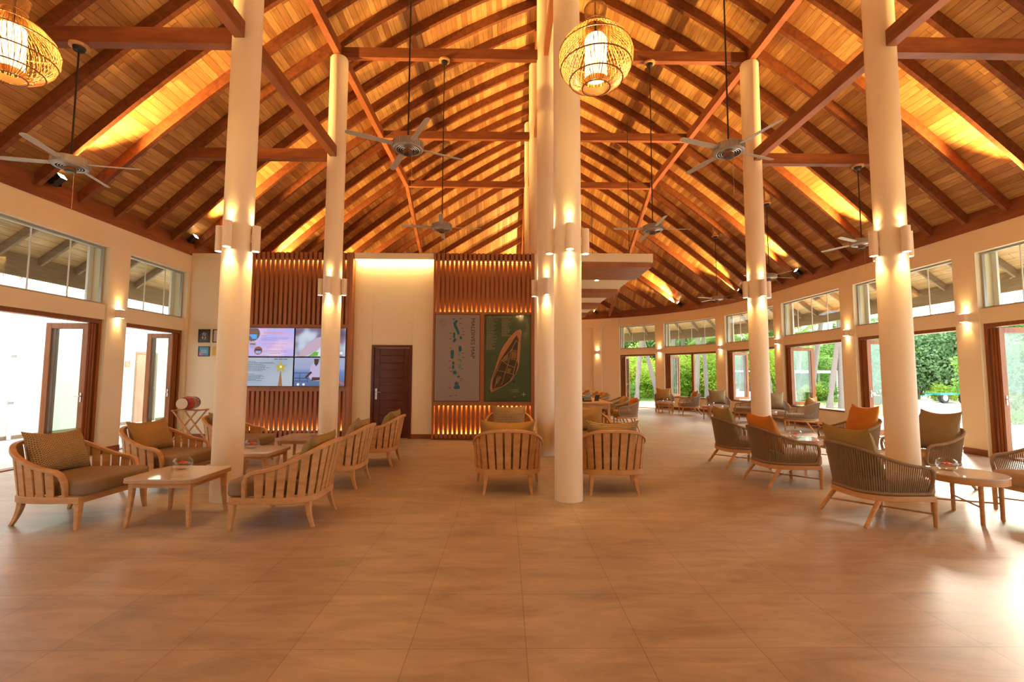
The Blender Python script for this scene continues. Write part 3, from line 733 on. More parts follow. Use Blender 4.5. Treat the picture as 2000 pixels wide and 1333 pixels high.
for (z0, z1) in SZ:
    for (x0, x1) in SX:
        t = thing('video_screen', labs[k], 'screen', (x0, YF - 0.012, z0), group='video screens on the slatted panel')
        mb = MB(); mb.box(0, x1 - x0, -0.035, 0.0, 0, z1 - z0); mb.build('housing', M['black'], t, bevel=0.002)
        pn = xz(0, [rect(0.008, 0.008, x1 - x0 - 0.008, z1 - z0 - 0.008)], 'display', mats[k], t, -0.0365); scr.append((t, pn)); k += 1
E_txt = {n: emis(n, c, 0.45) for n, c in (('orange_text', (0.85, 0.25, 0.12)), ('blue_text', (0.22, 0.20, 0.55)), ('dark_text', (0.06, 0.06, 0.09)), ('gold', (0.50, 0.38, 0.06)), ('gold_hi', (0.85, 0.80, 0.45)), ('spire', (0.35, 0.17, 0.07)), ('skin', (0.09, 0.05, 0.04)), ('shirt', (0.52, 0.44, 0.66)), ('navy', (0.05, 0.06, 0.14)), ('photo_a', (0.18, 0.12, 0.12)), ('photo_b', (0.12, 0.40, 0.85)), ('photo_c', (0.36, 0.42, 0.75)), ('green_', (0.15, 0.45, 0.06)), ('orange_rail', (0.65, 0.12, 0.03)), ('pinkish', (0.55, 0.40, 0.50)), ('brown_p', (0.30, 0.12, 0.07)), ('white_t', (0.8, 0.8, 0.85)))}
def lines(parent, rows, y, mat, name='text_lines', h=0.008):
    random.seed(len(rows) * 31 + int(rows[0][1] * 100)); sh = []
    for x0, z, x1 in rows:
        x = x0
        while x < x1 - 0.01:
            w = random.uniform(0.014, 0.05); w = min(w, x1 - x); sh.append(rect(x, z, x + w, z + h)); x += w + 0.008
    return xz(0, sh, name, mat, parent, y)
t0, p0 = scr[0]; y = -0.0385
for i, (cx, cz, r, m1, m2, m3) in enumerate([(0.20, 0.50, 0.165, 'photo_a', 'photo_b', 'brown_p'), (0.11, 0.36, 0.095, 'photo_a', 'photo_c', 'brown_p'), (0.22, 0.255, 0.085, 'pinkish', 'photo_c', 'photo_a'), (0.345, 0.13, 0.09, 'brown_p', 'photo_c', 'navy')]):
    c = xz(0, [[(px, min(pz, 0.615)) for px, pz in circ(cx, cz, r)]], 'round_picture', E_txt[m1], p0, y - 0.0006 * i)
    xz(0, [rect(cx - r * .6, cz - r * .7, cx + r * .62, cz - r * .1)], 'picture_detail', E_txt[m2], p0, y - 0.0006 * i - 0.0003)
    xz(0, [rect(cx - r * .7, cz + r * .05, cx + r * .66, cz + r * .35)], 'picture_detail', E_txt[m3], p0, y - 0.0006 * i - 0.0003)
text_mesh('heading', 'Farivalhu Restaurant', 0.082, E_txt['orange_text'], p0, (0.44, y, 0.50), (PI / 2, 0, 0), shear=0.25, sx=0.62)
lines(p0, [(0.40, 0.445, 0.52), (0.40, 0.405, 1.02), (0.40, 0.378, 0.98), (0.40, 0.351, 0.78)], y, E_txt['blue_text']); lines(p0, [(0.43, 0.275, 0.97), (0.52, 0.215, 0.88), (0.52, 0.185, 0.88)], y, E_txt['orange_text']); lines(p0, [(0.45, 0.125, 0.96), (0.44, 0.095, 0.96), (0.57, 0.068, 0.82)], y, E_txt['blue_text'])
t2, p2 = scr[2]
def star(cx, cz, R, r): return [(cx + (R if i % 2 == 0 else r) * math.sin(PI * i / 5), cz + (R if i % 2 == 0 else r) * math.cos(PI * i / 5)) for i in range(10)]
sp = star(0.845, 0.42, 0.145, 0.058); mb = MB(); mb.add([(0.845, y, 0.42)] + [(a, y, b) for a, b in sp], [(0, (i + 1) % 10 + 1, i + 1) for i in range(10)]); mb.build('gold_star', E_txt['gold'], p2, smooth=0)
xz(0, [circ(0.845, 0.425, 0.03, 12)], 'star_glow', E_txt['gold_hi'], p2, y - 0.0005)
xz(0, [[(0.80, 0.01), (0.89, 0.01), (0.852, 0.335), (0.838, 0.335)]], 'spire', E_txt['spire'], p2, y)
xz(0, [rect(0.70, 0.583, 0.78, 0.597), rect(0.80, 0.583, 0.88, 0.597), rect(0.90, 0.583, 0.98, 0.597)], 'heading', E_txt['dark_text'], p2, y)
wz = [0.15, 0.62, 0.64, 0.40, 0.46, 0.44, 0.54, 0.42, 0.46, 0.38, 0.33]
lines(p2, [(0.11, 0.535, 0.30)] + [(0.11, 0.512 - 0.0225 * i, 0.11 + wz[i + 1] - 0.04) for i in range(9)], y, E_txt['dark_text']); lines(p2, [(0.11, 0.262, 0.29)] + [(0.11, 0.235 - 0.0225 * i, 0.11 + w) for i, w in enumerate((0.34, 0.38, 0.30, 0.38, 0.20, 0.34))], y, E_txt['dark_text'])
t1, p1 = scr[1]
hand = [(0.20, 0.0 + 0.01), (0.45, 0.10), (0.56, 0.22), (0.60, 0.34), (0.56, 0.44), (0.44, 0.40), (0.32, 0.33), (0.22, 0.22), (0.12, 0.10), (0.10, 0.01)]
xz(0, [hand], 'hand_picture', E_txt['pinkish'], p1, y); xz(0, [[(0.30, 0.01), (0.50, 0.02), (0.52, 0.10), (0.44, 0.11)]], 'leaf_picture', E_txt['green_'], p1, y - 0.0006); xz(0, [rect(0.955, 0.05, 1.045, 0.11)], 'corner_mark', E_txt['white_t'], p1, y)
t3, p3 = scr[3]
xz(0, [[(0.33, 0.20), (0.36, 0.44), (0.42, 0.52), (0.58, 0.52), (0.64, 0.40), (0.62, 0.20), (0.58, 0.12), (0.40, 0.12)]], 'shirt_picture', E_txt['shirt'], p3, y)
xz(0, [[(0.43, 0.60), (0.44, 0.49), (0.48, 0.44), (0.52, 0.49), (0.54, 0.60)], [(0.36, 0.33), (0.40, 0.30), (0.28, 0.18), (0.24, 0.20)], [(0.40, 0.20), (0.60, 0.20), (0.60, 0.14), (0.38, 0.12)]], 'man_picture', E_txt['skin'], p3, y - 0.0006)
xz(0, [rect(0.01, 0.285, 0.34, 0.297), rect(0.01, 0.17, 0.32, 0.185), rect(0.01, 0.11, 0.32, 0.122), rect(0.13, 0.12, 0.14, 0.29), rect(0.30, 0.08, 0.31, 0.18)], 'rail_picture', E_txt['navy'], p3, y - 0.0003)
xz(0, [[(0.86, 0.13), (1.09, 0.03), (1.09, 0.07), (0.88, 0.16)]], 'boat_edge_picture', E_txt['orange_rail'], p3, y)
xz(0, [circ(0.10, 0.045, 0.03, 10), circ(0.22, 0.045, 0.028, 10)], 'dishes_picture', E_txt['white_t'], p3, y - 0.0009)

# maps
def poster(nm): m, t, b = new_mat(nm); return m, t, b
mg = plain('grey_map_print', (0.27, 0.235, 0.225), 0.08, spec=0.6, noise=0.04, nscale=2); mt = plain('teal_ink', (0.015, 0.12, 0.16), 0.2); mk = plain('black_ink', (0.03, 0.03, 0.04), 0.2); mred = plain('red_ink', (0.45, 0.08, 0.10), 0.3); mteal2 = plain('pale_teal_ink', (0.10, 0.26, 0.24), 0.2)
mp_ = thing('framed_map', 'framed grey Maldives map with teal atolls, left of the two maps', 'map', (-1.565, YF - 0.012, 0.83))
W, H = 1.0, 1.915
mb = MB(); mb.box(0, W, -0.012, 0.002, 0, H); mb.build('frame', M['black'], mp_, bevel=0.002)
pr_ = xz(0, [rect(0.012, 0.012, W - 0.012, H - 0.012)], 'print', mg, mp_, -0.0135); y = -0.0142
text_mesh('title', 'MALDIVES MAP', 0.118, mk, pr_, (0.80, y, 1.83), (PI / 2, PI / 2, 0), extrude=0.0003, sx=1.12)
def blob(pts, r): 
    sh = []
    for (x, z), (x2, z2) in zip(pts, pts[1:]):
        dx, dz = x2 - x, z2 - z; L = math.hypot(dx, dz) or 1; nx, nz = -dz / L * r, dx / L * r; sh.append([(x + nx, z + nz), (x - nx, z - nz), (x2 - nx, z2 - nz), (x2 + nx, z2 + nz)])
    for x, z in pts: sh.append(circ(x, z, r, 12))
    return sh
def px(u, v): return (u - 60) / 600 * W, H - (v - 98) / 1133 * H      # from the map's own layout
atolls = [([(310, 165)], 11), ([(345, 190), (322, 215), (328, 255), (350, 290), (362, 320), (373, 350)], 17), ([(315, 350), (315, 400)], 14), ([(332, 428), (315, 452)], 16), ([(403, 402), (405, 415)], 16), ([(395, 530), (398, 570)], 19), ([(294, 585), (294, 660)], 21), ([(308, 730), (312, 745)], 14), ([(309, 775), (309, 800)], 13), ([(330, 858)], 25), ([(380, 912)], 16), ([(355, 1000), (360, 1040)], 24), ([(340, 1050), (378, 1048)], 22), ([(345, 1150), (360, 1150)], 5)]
sh = []
for i, (pts, r) in enumerate(atolls):
    sh += [[(a, b) for a, b in q] for q in blob([px(*p) for p in pts], r / 600 * W)]
mb = MB()
for i, q in enumerate(sh): mb.add([(a, y - 0.00002 * i, b) for a, b in q], [tuple(range(len(q)))])
mb.build('atolls', mt, pr_, smooth=0)
sh = []
for pts, r in [([(388, 605), (384, 630)], 13), ([(380, 685), (415, 705)], 13), ([(395, 760), (390, 790)], 16)]: sh += blob([px(*p) for p in pts], r / 600 * W)
mb = MB()
for i, q in enumerate(sh): mb.add([(a, y - 0.00002 * i, b) for a, b in q], [tuple(range(len(q)))])
mb.build('pale_atolls', mteal2, pr_, smooth=0)
cx, cz = px(165, 210); sh = []
for i in range(32):
    a = 2 * PI * i / 32; c_, s_ = math.cos(a), math.sin(a); sh.append([(cx + c_ * 0.03 - s_ * 0.0008, cz + s_ * 0.03 + c_ * 0.0008), (cx + c_ * 0.03 + s_ * 0.0008, cz + s_ * 0.03 - c_ * 0.0008), (cx + c_ * 0.1, cz + s_ * 0.1), (cx + c_ * 0.1 - s_ * 0.001, cz + s_ * 0.1 + c_ * 0.001)])
xz(0, sh, 'compass_rose', mk, pr_, y); sh = []
for u, v in ((400, 160), (398, 222), (425, 288), (437, 330), (435, 372), (270, 350), (268, 425), (270, 545), (435, 610), (438, 665), (262, 715), (265, 798), (280, 845), (425, 815), (420, 945), (412, 970), (268, 1060), (280, 1162)): a, b = px(u, v); sh.append(rect(a - 0.025, b, a - 0.002, b + 0.011)); sh.append(rect(a + 0.002, b, a + 0.025, b + 0.011))
xz(0, sh, 'place_names', mk, pr_, y)
gm = plain('green_map_print', (0.05, 0.085, 0.04), 0.08, spec=0.6, noise=0.25, nscale=3); sand = plain('sand_ink', (0.38, 0.16, 0.07), 0.3); dk = plain('dark_isle_ink', (0.045, 0.03, 0.012), 0.3); path_ = plain('path_ink', (0.48, 0.26, 0.13), 0.3); gold_ = plain('field_ink', (0.20, 0.12, 0.03), 0.3); tx_ = plain('pale_map_text', (0.35, 0.29, 0.20), 0.3)
m2 = thing('framed_map', 'framed green resort map with a long sandy island, right of the two maps', 'map', (-0.47, YF - 0.012, 0.83)); W2 = 1.02
mb = MB(); mb.box(0, W2, -0.012, 0.002, 0, H); mb.build('frame', M['black'], m2, bevel=0.002)
pr2 = xz(0, [rect(0.014, 0.014, W2 - 0.014, H - 0.014)], 'print', gm, m2, -0.0135)
def qx(u, v): return (u - 703) / 612 * W2, H - (v - 98) / 1135 * H
text_mesh('title', 'MEERU ISLAND RESORT MAP', 0.043, tx_, pr2, (0.045, -0.0142, H - 0.075), (PI / 2, 0, 0), extrude=0.0003, sx=1.0)
rows = []
for i in range(36):
    v = 155 + i * 11.6; a, b = qx(728, v); random.seed(i); rows.append((a, b, a + random.uniform(0.13, 0.25)))
for i in range(20):
    v = 162 + i * 11.6; a, b = qx(930, v); random.seed(50 + i); rows.append((a, b, a + random.uniform(0.12, 0.24)))
lines(pr2, rows, -0.0142, tx_, 'place_list', 0.005)
isle = [qx(*p) for p in ((1175, 290), (1195, 320), (1180, 420), (1175, 560), (1165, 700), (1150, 800), (1115, 880), (1060, 960), (980, 1020), (880, 1075), (790, 1115), (778, 1060), (790, 960), (820, 880), (850, 780), (880, 680), (910, 590), (960, 500), (1040, 390), (1110, 320))]
core = [qx(*p) for p in ((1130, 370), (1155, 440), (1140, 560), (1130, 680), (1145, 760), (1110, 880), (1030, 980), (920, 1050), (815, 1085), (800, 1000), (830, 880), (870, 800), (900, 720), (960, 620), (1040, 500), (1090, 420))]
xz(0, [isle], 'island_sand', sand, pr2, -0.0142); xz(0, [core], 'island_ground', dk, pr2, -0.0148)
xz(0, [[qx(*p) for p in q] for q in (((1065, 580), (1130, 590), (1120, 680), (1050, 670)), ((960, 650), (1020, 620), (1010, 700), (940, 720)), ((900, 900), (930, 920), (870, 1010), (850, 990)), ((1010, 800), (1060, 810), (1040, 860), (1000, 850)))], 'island_fields', gold_, pr2, -0.0152)
mb = MB()
for pl in [((1120, 440), (1060, 560), (1010, 760), (980, 850), (930, 1020)), ((1120, 440), (1150, 470), (1135, 680), (1100, 800), (1080, 880)), ((1060, 560), (930, 700), (870, 830), (810, 960), (800, 1080)), ((870, 830), (980, 850), (1100, 890)), ((930, 700), (1010, 760), (1100, 790)), ((880, 900), (840, 1050)), ((1050, 680), (1135, 700)), ((1060, 560), (1135, 580)), ((820, 1070), (940, 1040), (1040, 970), (1085, 890))]:
    mb.tube([(qx(*p)[0], -0.0156, qx(*p)[1]) for p in pl], 0.0042, 4)
mb.build('island_paths', path_, pr2, smooth=0)
cx, cz = qx(1220, 1140); xz(0, [[(cx + (0.06 if i % 2 == 0 else 0.014) * math.cos(PI * i / 4), cz + (0.06 if i % 2 == 0 else 0.014) * math.sin(PI * i / 4)) for i in range(8)]], 'compass_star', tx_, pr2, -0.0142)
xz(0, [circ(*qx(775, 1105), 0.02, 14), circ(*qx(1090, 975), 0.028, 14)], 'jetty_marks', mk, pr2, -0.0154); xz(0, [circ(*qx(1053, 1085), 0.011, 10), circ(*qx(1055, 1120), 0.009, 10), circ(*qx(1097, 1170), 0.014, 10)], 'legend_marks', mred, pr2, -0.0142)
lines(pr2, [(*qx(1075, v), qx(1160, v)[0]) for v in (1075, 1088, 1101, 1114)], -0.0142, tx_, 'legend_text', 0.005)

# framed notices by the corner
def frame_pic(x0, x1, z0, z1, col, label, cat='picture'):
    t = thing('picture_frame', label, cat, (x0, YW, z0))
    mb = MB(); w = x1 - x0; h = z1 - z0; b_ = 0.018
    mb.box(0, w, -0.02, 0, 0, b_); mb.box(0, w, -0.02, 0, h - b_, h); mb.box(0, b_, -0.02, 0, b_, h - b_); mb.box(w - b_, w, -0.02, 0, b_, h - b_); mb.build('frame', M['black'], t)
    p = xz(0, [rect(b_, b_, w - b_, h - b_)], 'print', plain('print_%d' % int(x0 * -1000 + z0), col, 0.3), t, -0.012); return t, p, w, h
wt = plain('white_ink', (0.75, 0.72, 0.7), 0.5)
t, p, w, h = frame_pic(-6.835, -6.585, 2.105, 2.40, (0.045, 0.03, 0.03), 'dark framed award with a large 9.5, above the blue one')
text_mesh('score', '9.5', 0.085, wt, p, (w / 2, -0.013, 0.075), (PI / 2, 0, 0), 'CENTER', extrude=0.0003); lines(p, [(0.09, 0.155, 0.17), (0.075, 0.185, 0.18), (0.10, 0.215, 0.16)], -0.013, wt, 'caption', 0.012)
t, p, w, h = frame_pic(-6.82, -6.575, 1.80, 2.02, (0.03, 0.28, 0.50), 'small blue and pink special award in a black frame')
text_mesh('award_text', 'SPECIAL', 0.042, wt, p, (w / 2, -0.013, 0.115), (PI / 2, 0, 0), 'CENTER', extrude=0.0003, sx=0.9); text_mesh('award_text', 'AWARD', 0.042, wt, p, (w / 2, -0.013, 0.072), (PI / 2, 0, 0), 'CENTER', extrude=0.0003, sx=0.9)
xz(0, [[(0.019, 0.019), (0.12, 0.019), (0.019, 0.09)]], 'pink_corner', plain('pink_ink', (0.62, 0.16, 0.32), 0.4), p, -0.0125)
t, p, w, h = frame_pic(-6.52, -6.29, 2.105, 2.40, (0.55, 0.45, 0.40), 'pale framed notice half hidden behind the left column')
o = MB().box(0, 0.26, -0.012, 0, 0, 0.20).build('wall_plaque', plain('yellow_plaque', (0.62, 0.42, 0.06), 0.4), loc=(-6.52, YW, 1.82), bevel=0.01); tag(o, 'yellow plaque on the wall, mostly hidden by the left column', 'plaque')

# ------------------------------------------------------------------ stepped canopy over the bar
t = thing('stepped_canopy', 'white canopy with slatted reddish fins and downlights beyond the middle column', 'canopy', (0.76, YF, 3.83))
mb = MB(); mb.box(0, 2.53, 0.05, 9.9, 0.11, 0.30); mb.box(0, 2.53, 0, 0.05, 0.12, 0.31); mb.build('ceiling_slab', M['wall'], t, bevel=0.003)
for y0, y1 in ((0.02, 1.43), (3.25, 4.15), (5.85, 6.7), (8.4, 9.3)):
    mb = MB(); mb.box(0, 2.50, y0, y0 + 0.03, 0, 0.11); mb.box(0, 2.50, y1 - 0.03, y1, 0, 0.11); mb.box(2.47, 2.50, y0 + 0.03, y1 - 0.03, 0, 0.11)
    y = y0 + 0.05
    while y < y1 - 0.06: mb.box(0, 2.47, y, y + 0.05, 0.0, 0.03); y += 0.075
    mb.build('slatted_fin', M['slat'], t)
for x, y in ((1.65, 2.0), (0.55, 2.0), (1.3, 4.9), (0.5, 4.9), (1.6, 7.5)):
    MB().lathe([(0.05, -0.004), (0.05, 0.0)], 16, (x, y, 0.108)).build('downlight', M['lens'], t); spot('downlight_lamp', (0.76 + x, YF + y, 3.92), (0, 0, -1), 60, 80, 0.6, 0.03)
mb = MB(); mb.box(0.02, 2.48, 0.3, 0.34, 0.31, 0.34); mb.build('top_batten', M['beam'], t)
for y in (0.4, 5, 9.4):
    mb = MB()
    for x in (0.4, 2.1): mb.tube([(x, y, 0.30), (x, y, 3.6)], 0.008, 6)
    mb.build('hanger_rod', M['black'], t)

# ------------------------------------------------------------------ fans
def make_fan(rod, ang):
    t = thing('ceiling_fan', '', 'ceiling fan')          # origin at the drum centre
    MB().lathe([(0.10, 0.0), (0.10, 0.03)], 24, (0, 0, rod)).build('mount_plate', M['teak'], t)
    MB().lathe([(0.025, -0.06), (0.055, -0.045), (0.065, 0.0)], 20, (0, 0, rod)).build('mount_cup', M['black'], t)
    MB().tube([(0, 0, 0.06), (0, 0, rod - 0.05)], 0.010, 8).build('rod', M['black'], t)
    mb = MB(); R = 0.175
    mb.lathe_open([(0.02, 0.085), (0.06, 0.07), (R - 0.02, 0.062), (R, 0.05), (R, 0.04)], 40)
    mb.lathe_open([(R, 0.04), (R + 0.004, -0.03), (R - 0.01, -0.045), (R - 0.04, -0.045)], 40)
    for k in range(40):
        a = 2 * PI * k / 40; mb.tube([((R + .005) * math.cos(a), (R + .005) * math.sin(a), 0.05), ((R + .007) * math.cos(a), (R + .007) * math.sin(a), -0.035)], 0.003, 4)
    mb.build('drum', M['fan'], t)
    mb = MB()
    for r in (0.06, 0.085, 0.11, 0.135): mb.tube([(r * math.cos(2 * PI * k / 28), r * math.sin(2 * PI * k / 28), -0.045) for k in range(28)], 0.004, 5, closed=True)
    mb.build('grille', M['steel'], t)
    MB().lathe([(0.058, 0.0), (0.058, 0.05), (0.02, 0.06)], 24, (0, 0, -0.09)).build('motor_hub', M['beam'], t)
    MB().lathe([(0.045, -0.012), (0.05, 0.0)], 24, (0, 0, -0.09)).build('hub_cap', M['black'], t)
    for k in range(4):
        a = ang + k * PI / 2; c, s = math.cos(a), math.sin(a); d = Vector((c, s, 0)); n = Vector((-s, c, 0.22)).normalized(); u = d.cross(n)
        mb = MB(); pts = [d * r for r in (0.16, 0.22, 0.4, 0.6, 0.70, 0.72)]; hw = (0.02, 0.032, 0.036, 0.036, 0.032, 0.014)
        vs = []; 
        for p, w in zip(pts, hw): vs += [p + n * w + u * 0.003, p - n * w + u * 0.003, p - n * w - u * 0.003, p + n * w - u * 0.003]
        fs = [(i * 4 + j, i * 4 + (j + 1) % 4, i * 4 + 4 + (j + 1) % 4, i * 4 + 4 + j) for i in range(5) for j in range(4)] + [(0, 3, 2, 1), (20, 21, 22, 23)]
        mb.add(vs, fs); mb.build('blade', M['blade'], t)
    MB().tube([(0.05, 0, -0.09), (0.05, 0, -0.55)], 0.0018, 4).build('pull_chain', M['steel'], t)
    return t
FZ = 3.87
for x, y, z, top, ang, lb in [(-5.14, 5.42, FZ, 5.34, 0.2, 'grey ceiling fan on a black rod nearest on the left, by the window'), (-1.18, 5.42, 4.12, 7.31, 0.5, 'grey ceiling fan on a long rod left of the middle columns, the nearer one'),
        (-1.18, 8.41, 4.10, 7.31, 0.1, 'small grey ceiling fan left of the middle columns, the farther one'), (2.67, 5.42, 4.12, 7.31, 0.35, 'grey ceiling fan on a long rod right of the lantern, the nearer one'),
        (2.69, 8.41, 4.10, 7.31, 0.0, 'grey ceiling fan above the stepped canopy, left of the nearer one'), (6.56, 8.41, FZ, 5.34, 0.45, 'grey ceiling fan just left of the nearest right column'),
        (6.53, 11.4, FZ, 5.75, 0.2, 'ceiling fan partly behind the far right column'), (6.58, 14.4, FZ - 0.05, 5.82, 0.3, 'small farthest ceiling fan over the wall seats')]:
    f = make_fan(top - z - 0.03, ang); f.location = (x, y, z); f['label'] = lb; f['group'] = 'ceiling fans'
    if y > 11:
        mb = MB(); mb.box(-0.06, 0.06, -0.06, 0.06, top - z, top - z + 0.42); mb.build('mount_box', M['teak'], f)

# ------------------------------------------------------------------ rattan lanterns
def make_lantern():
    t = thing('rattan_lantern', '', 'pendant lamp')      # origin at the widest level
    prof = [(0.085, 0.42), (0.090, 0.38), (0.078, 0.31), (0.075, 0.27), (0.095, 0.235), (0.15, 0.20), (0.22, 0.15), (0.275, 0.085), (0.305, 0.0), (0.30, -0.075), (0.27, -0.15), (0.22, -0.215), (0.155, -0.265), (0.11, -0.285)]
    def at(z):
        for (a, b), (c, d) in zip(prof, prof[1:]):
            if d <= z <= b: return a + (c - a) * (b - z) / (b - d)
        return prof[-1][0]
    mb = MB(); n = 66
    for k in range(n):
        a = 2 * PI * k / n; mb.tube([(r * math.cos(a), r * math.sin(a), z) for r, z in prof], 0.0024, 4, caps=False)
    mb.build('outer_canes', M['rattan'], t)
    mb = MB()
    for k in range(46):      # inner layer with a slight slant, it gives the woven look
        a = 2 * PI * k / 46; mb.tube([((r - 0.016) * math.cos(a + 0.35 * (0.2 - z)), (r - 0.016) * math.sin(a + 0.35 * (0.2 - z)), z) for r, z in prof[5:]], 0.0022, 4, caps=False)
    mb.build('inner_canes', M['rattan'], t)
    for z in (0.40, 0.29, 0.17, 0.045, -0.11, -0.22, -0.285):
        mb = MB(); r = at(z) + 0.003; mb.tube([(r * math.cos(2 * PI * k / 48), r * math.sin(2 * PI * k / 48), z) for k in range(48)], 0.0055, 6, closed=True)
        mb.build('hoop', M['rattan_ring'], t)
    mb = MB(); MB.lathe_open(mb, [(0.105, -0.285), (0.10, -0.22)], 40); mb.build('bottom_collar', M['rattan'], t)
    mb = MB(); mb.lathe([(0.085, -0.20), (0.09, -0.19), (0.09, 0.13), (0.08, 0.15)], 32); mb.build('lamp_shade', M['shade'], t)
    MB().tube([(0, 0, 0.16), (0, 0, 2.35)], 0.008, 8).build('rod', M['black'], t)
    return t
for i, (x, y, z, lb) in enumerate([(0.735, 3.7, 4.06, 'glowing bulbous rattan lantern hanging in front of the middle column'), (-4.08, 3.72, 4.10, 'glowing rattan lantern cut off by the upper left corner'), (5.6, 3.7, 4.06, 'glowing rattan lantern out to the right of the frame'),
        (-4.1, 0.0, 4.06, 'unseen rattan lantern added behind the photographer for warm light, left'), (0.73, 0.0, 4.06, 'unseen rattan lantern added behind the photographer for warm light, middle'), (5.6, 0.0, 4.06, 'unseen rattan lantern added behind the photographer for warm light, right')]):  # these three hang out of view, added to warm and brighten the hall
    if i == 0:
        LN = make_lantern(); LN.location = (x, y, z); LN['label'] = lb; LN['group'] = 'rattan lanterns'
    else: dup(LN, (x, y, z), 0.3 * i, lb, 'rattan lanterns')
    for a in range(3): point('lantern_glow', (x + 0.13 * math.cos(a * 2.1), y + 0.13 * math.sin(a * 2.1), z - 0.02), E_PEND / 3, 0.03)

# ------------------------------------------------------------------ furniture
def pillow(name, w, h, th, mat):
    """upright pillow, centre bottom edge at the origin, faces +x; width along y"""
    mb = MB(); n = 14
    for side in (1, -1):
        base = len(mb.v)
        for j in range(n + 1):
            for i in range(n + 1):
                u = -1 + 2 * i / n; v = -1 + 2 * j / n
                t = (max(0, 1 - u * u) ** 0.42) * (max(0, 1 - v * v) ** 0.42) * th / 2
                y = w / 2 * u * (1 - 0.09 * (1 - v * v)); z = h / 2 * v * (1 - 0.10 * (1 - u * u)) + h / 2 - (0.02 * (1 - u * u) if v > 0 else 0) * v
                wob = 0.006 * math.sin(5 * u + 2 * v) + 0.004 * math.sin(9 * v - 3 * u)
                mb.v.append((side * (t + 0.0015) + wob * (1 if t > 0.01 else 0.3), y, z))
        for j in range(n):
            for i in range(n):
                a = base + j * (n + 1) + i; q = (a, a + 1, a + n + 2, a + n + 1); mb.f.append(q if side > 0 else q[::-1])
    m = (n + 1) ** 2
    rim = [i for i in range(n)] + [n + (n + 1) * j for j in range(n)] + [(n + 1) * (n + 1) - 1 - i for i in range(n)] + [(n + 1) * (n - j) for j in range(n)]
    for a, b in zip(rim, rim[1:] + rim[:1]): mb.f.append((b, a, a + m, b + m))
    return mb
PILS = {}
def put_pillow(kind, x, y, z, facing, tilt, label, w=0.52, h=0.42, roll=0.0):
    """facing: heading of the pillow's front; tilt: lean backwards"""
    key = (kind, w, h)
    if key not in PILS:
        me = pillow('p', w, h, 0.22, None).mesh('throw_pillow', 60); me.materials.append(M[kind]); PILS[key] = me
    o = bpy.data.objects.new('throw_pillow', PILS[key]); COL.objects.link(o)
    o.matrix_world = Matrix.Translation((x, y, z)) @ Matrix.Rotation(facing, 4, 'Z') @ Matrix.Rotation(-tilt, 4, 'Y') @ Matrix.Rotation(roll, 4, 'X')
    tag(o, label, 'pillow'); return o

def superpath(x0, Lx, Ly, p, n):
    out = []
    for i in range(n + 1):
        th = -PI / 2 + PI * i / n; c, s = math.cos(th), math.sin(th)
        out.append((x0 - Lx * (abs(c) ** p), Ly * math.copysign(abs(s) ** p, s), c))
    return out
def even(path, n):          # resample a 3-D polyline evenly
    pts = [Vector(p) for p in path]; L = [0]
    for a, b in zip(pts, pts[1:]): L.append(L[-1] + (b - a).length)
    out = []; k = 0
    for i in range(n):
        t = L[-1] * i / (n - 1)
        while k < len(L) - 2 and L[k + 1] < t: k += 1
        f = (t - L[k]) / max(L[k + 1] - L[k], 1e-9); out.append(pts[k].lerp(pts[k + 1], min(max(f, 0), 1)))
    return out
def cushion_mb(outline, z0, z1, r):
    mb = MB(); n = len(outline); cx = sum(p[0] for p in outline) / n; cy = 0
    lays = []
    prof = [(z0, r)] + [(z0 + r * (1 - math.cos(a)), r * (1 - math.sin(a))) for a in (PI / 8, PI / 4, 3 * PI / 8, PI / 2)] + [(z1 - r * 1.3 * (1 - math.cos(a)), r * 1.3 * (1 - math.sin(a))) for a in (PI / 2, 3 * PI / 8, PI / 4, PI / 8)] + [(z1, r * 1.3)]
    vs = []
    for z, d in prof:
        for i, p in enumerate(outline):
            a = Vector(outline[i - 1]); b = Vector(outline[(i + 1) % n]); t = (b - a).normalized(); nn = Vector((-t.y, t.x))
            if nn.dot(Vector((cx - p[0], cy - p[1]))) < 0: nn = -nn
            vs.append((p[0] + nn.x * d, p[1] + nn.y * d, z))
    fs = []
    for i in range(len(prof) - 1):
        for k in range(n): l = (k + 1) % n; fs.append((i * n + k, i * n + l, (i + 1) * n + l, (i + 1) * n + k))
    fs.append(tuple(range(n - 1, -1, -1)))
    m = len(prof) - 1; vs.append((cx, cy, z1 + 0.012)); ctr = len(vs) - 1
    mid = len(vs)
    for p in outline: vs.append((cx + (p[0] - cx) * 0.6, cy + (p[1] - cy) * 0.6, z1 + 0.010))
    for k in range(n): l = (k + 1) % n; fs.append((m * n + k, m * n + l, mid + l, mid + k)); fs.append((mid + k, mid + l, ctr))
    mb.add(vs, fs); return mb
def sabre_leg(mb, top, foot, w0, w1, bow, n=6):
    top, foot = Vector(top), Vector(foot); d = Vector((foot.x - top.x, foot.y - top.y, 0)); 
    dn = d.normalized() if d.length > 1e-4 else Vector((1, 0, 0)); sd = Vector((-dn.y, dn.x, 0)); pts = []; vs = []
    for i in range(n + 1):
        t = i / n; p = top.lerp(foot, t); f = t ** 2.0; p = Vector((top.x + d.x * f, top.y + d.y * f, p.z)); w = (w0 + (w1 - w0) * t) / 2
        vs += [p + Vector((-w, -w, 0)), p + Vector((w, -w, 0)), p + Vector((w, w, 0)), p + Vector((-w, w, 0))]
    fs = [(i * 4 + j, i * 4 + (j + 1) % 4, i * 4 + 4 + (j + 1) % 4, i * 4 + 4 + j) for i in range(n) for j in range(4)] + [(0, 3, 2, 1), tuple(n * 4 + j for j in range(4))]
    mb.add(vs, fs)

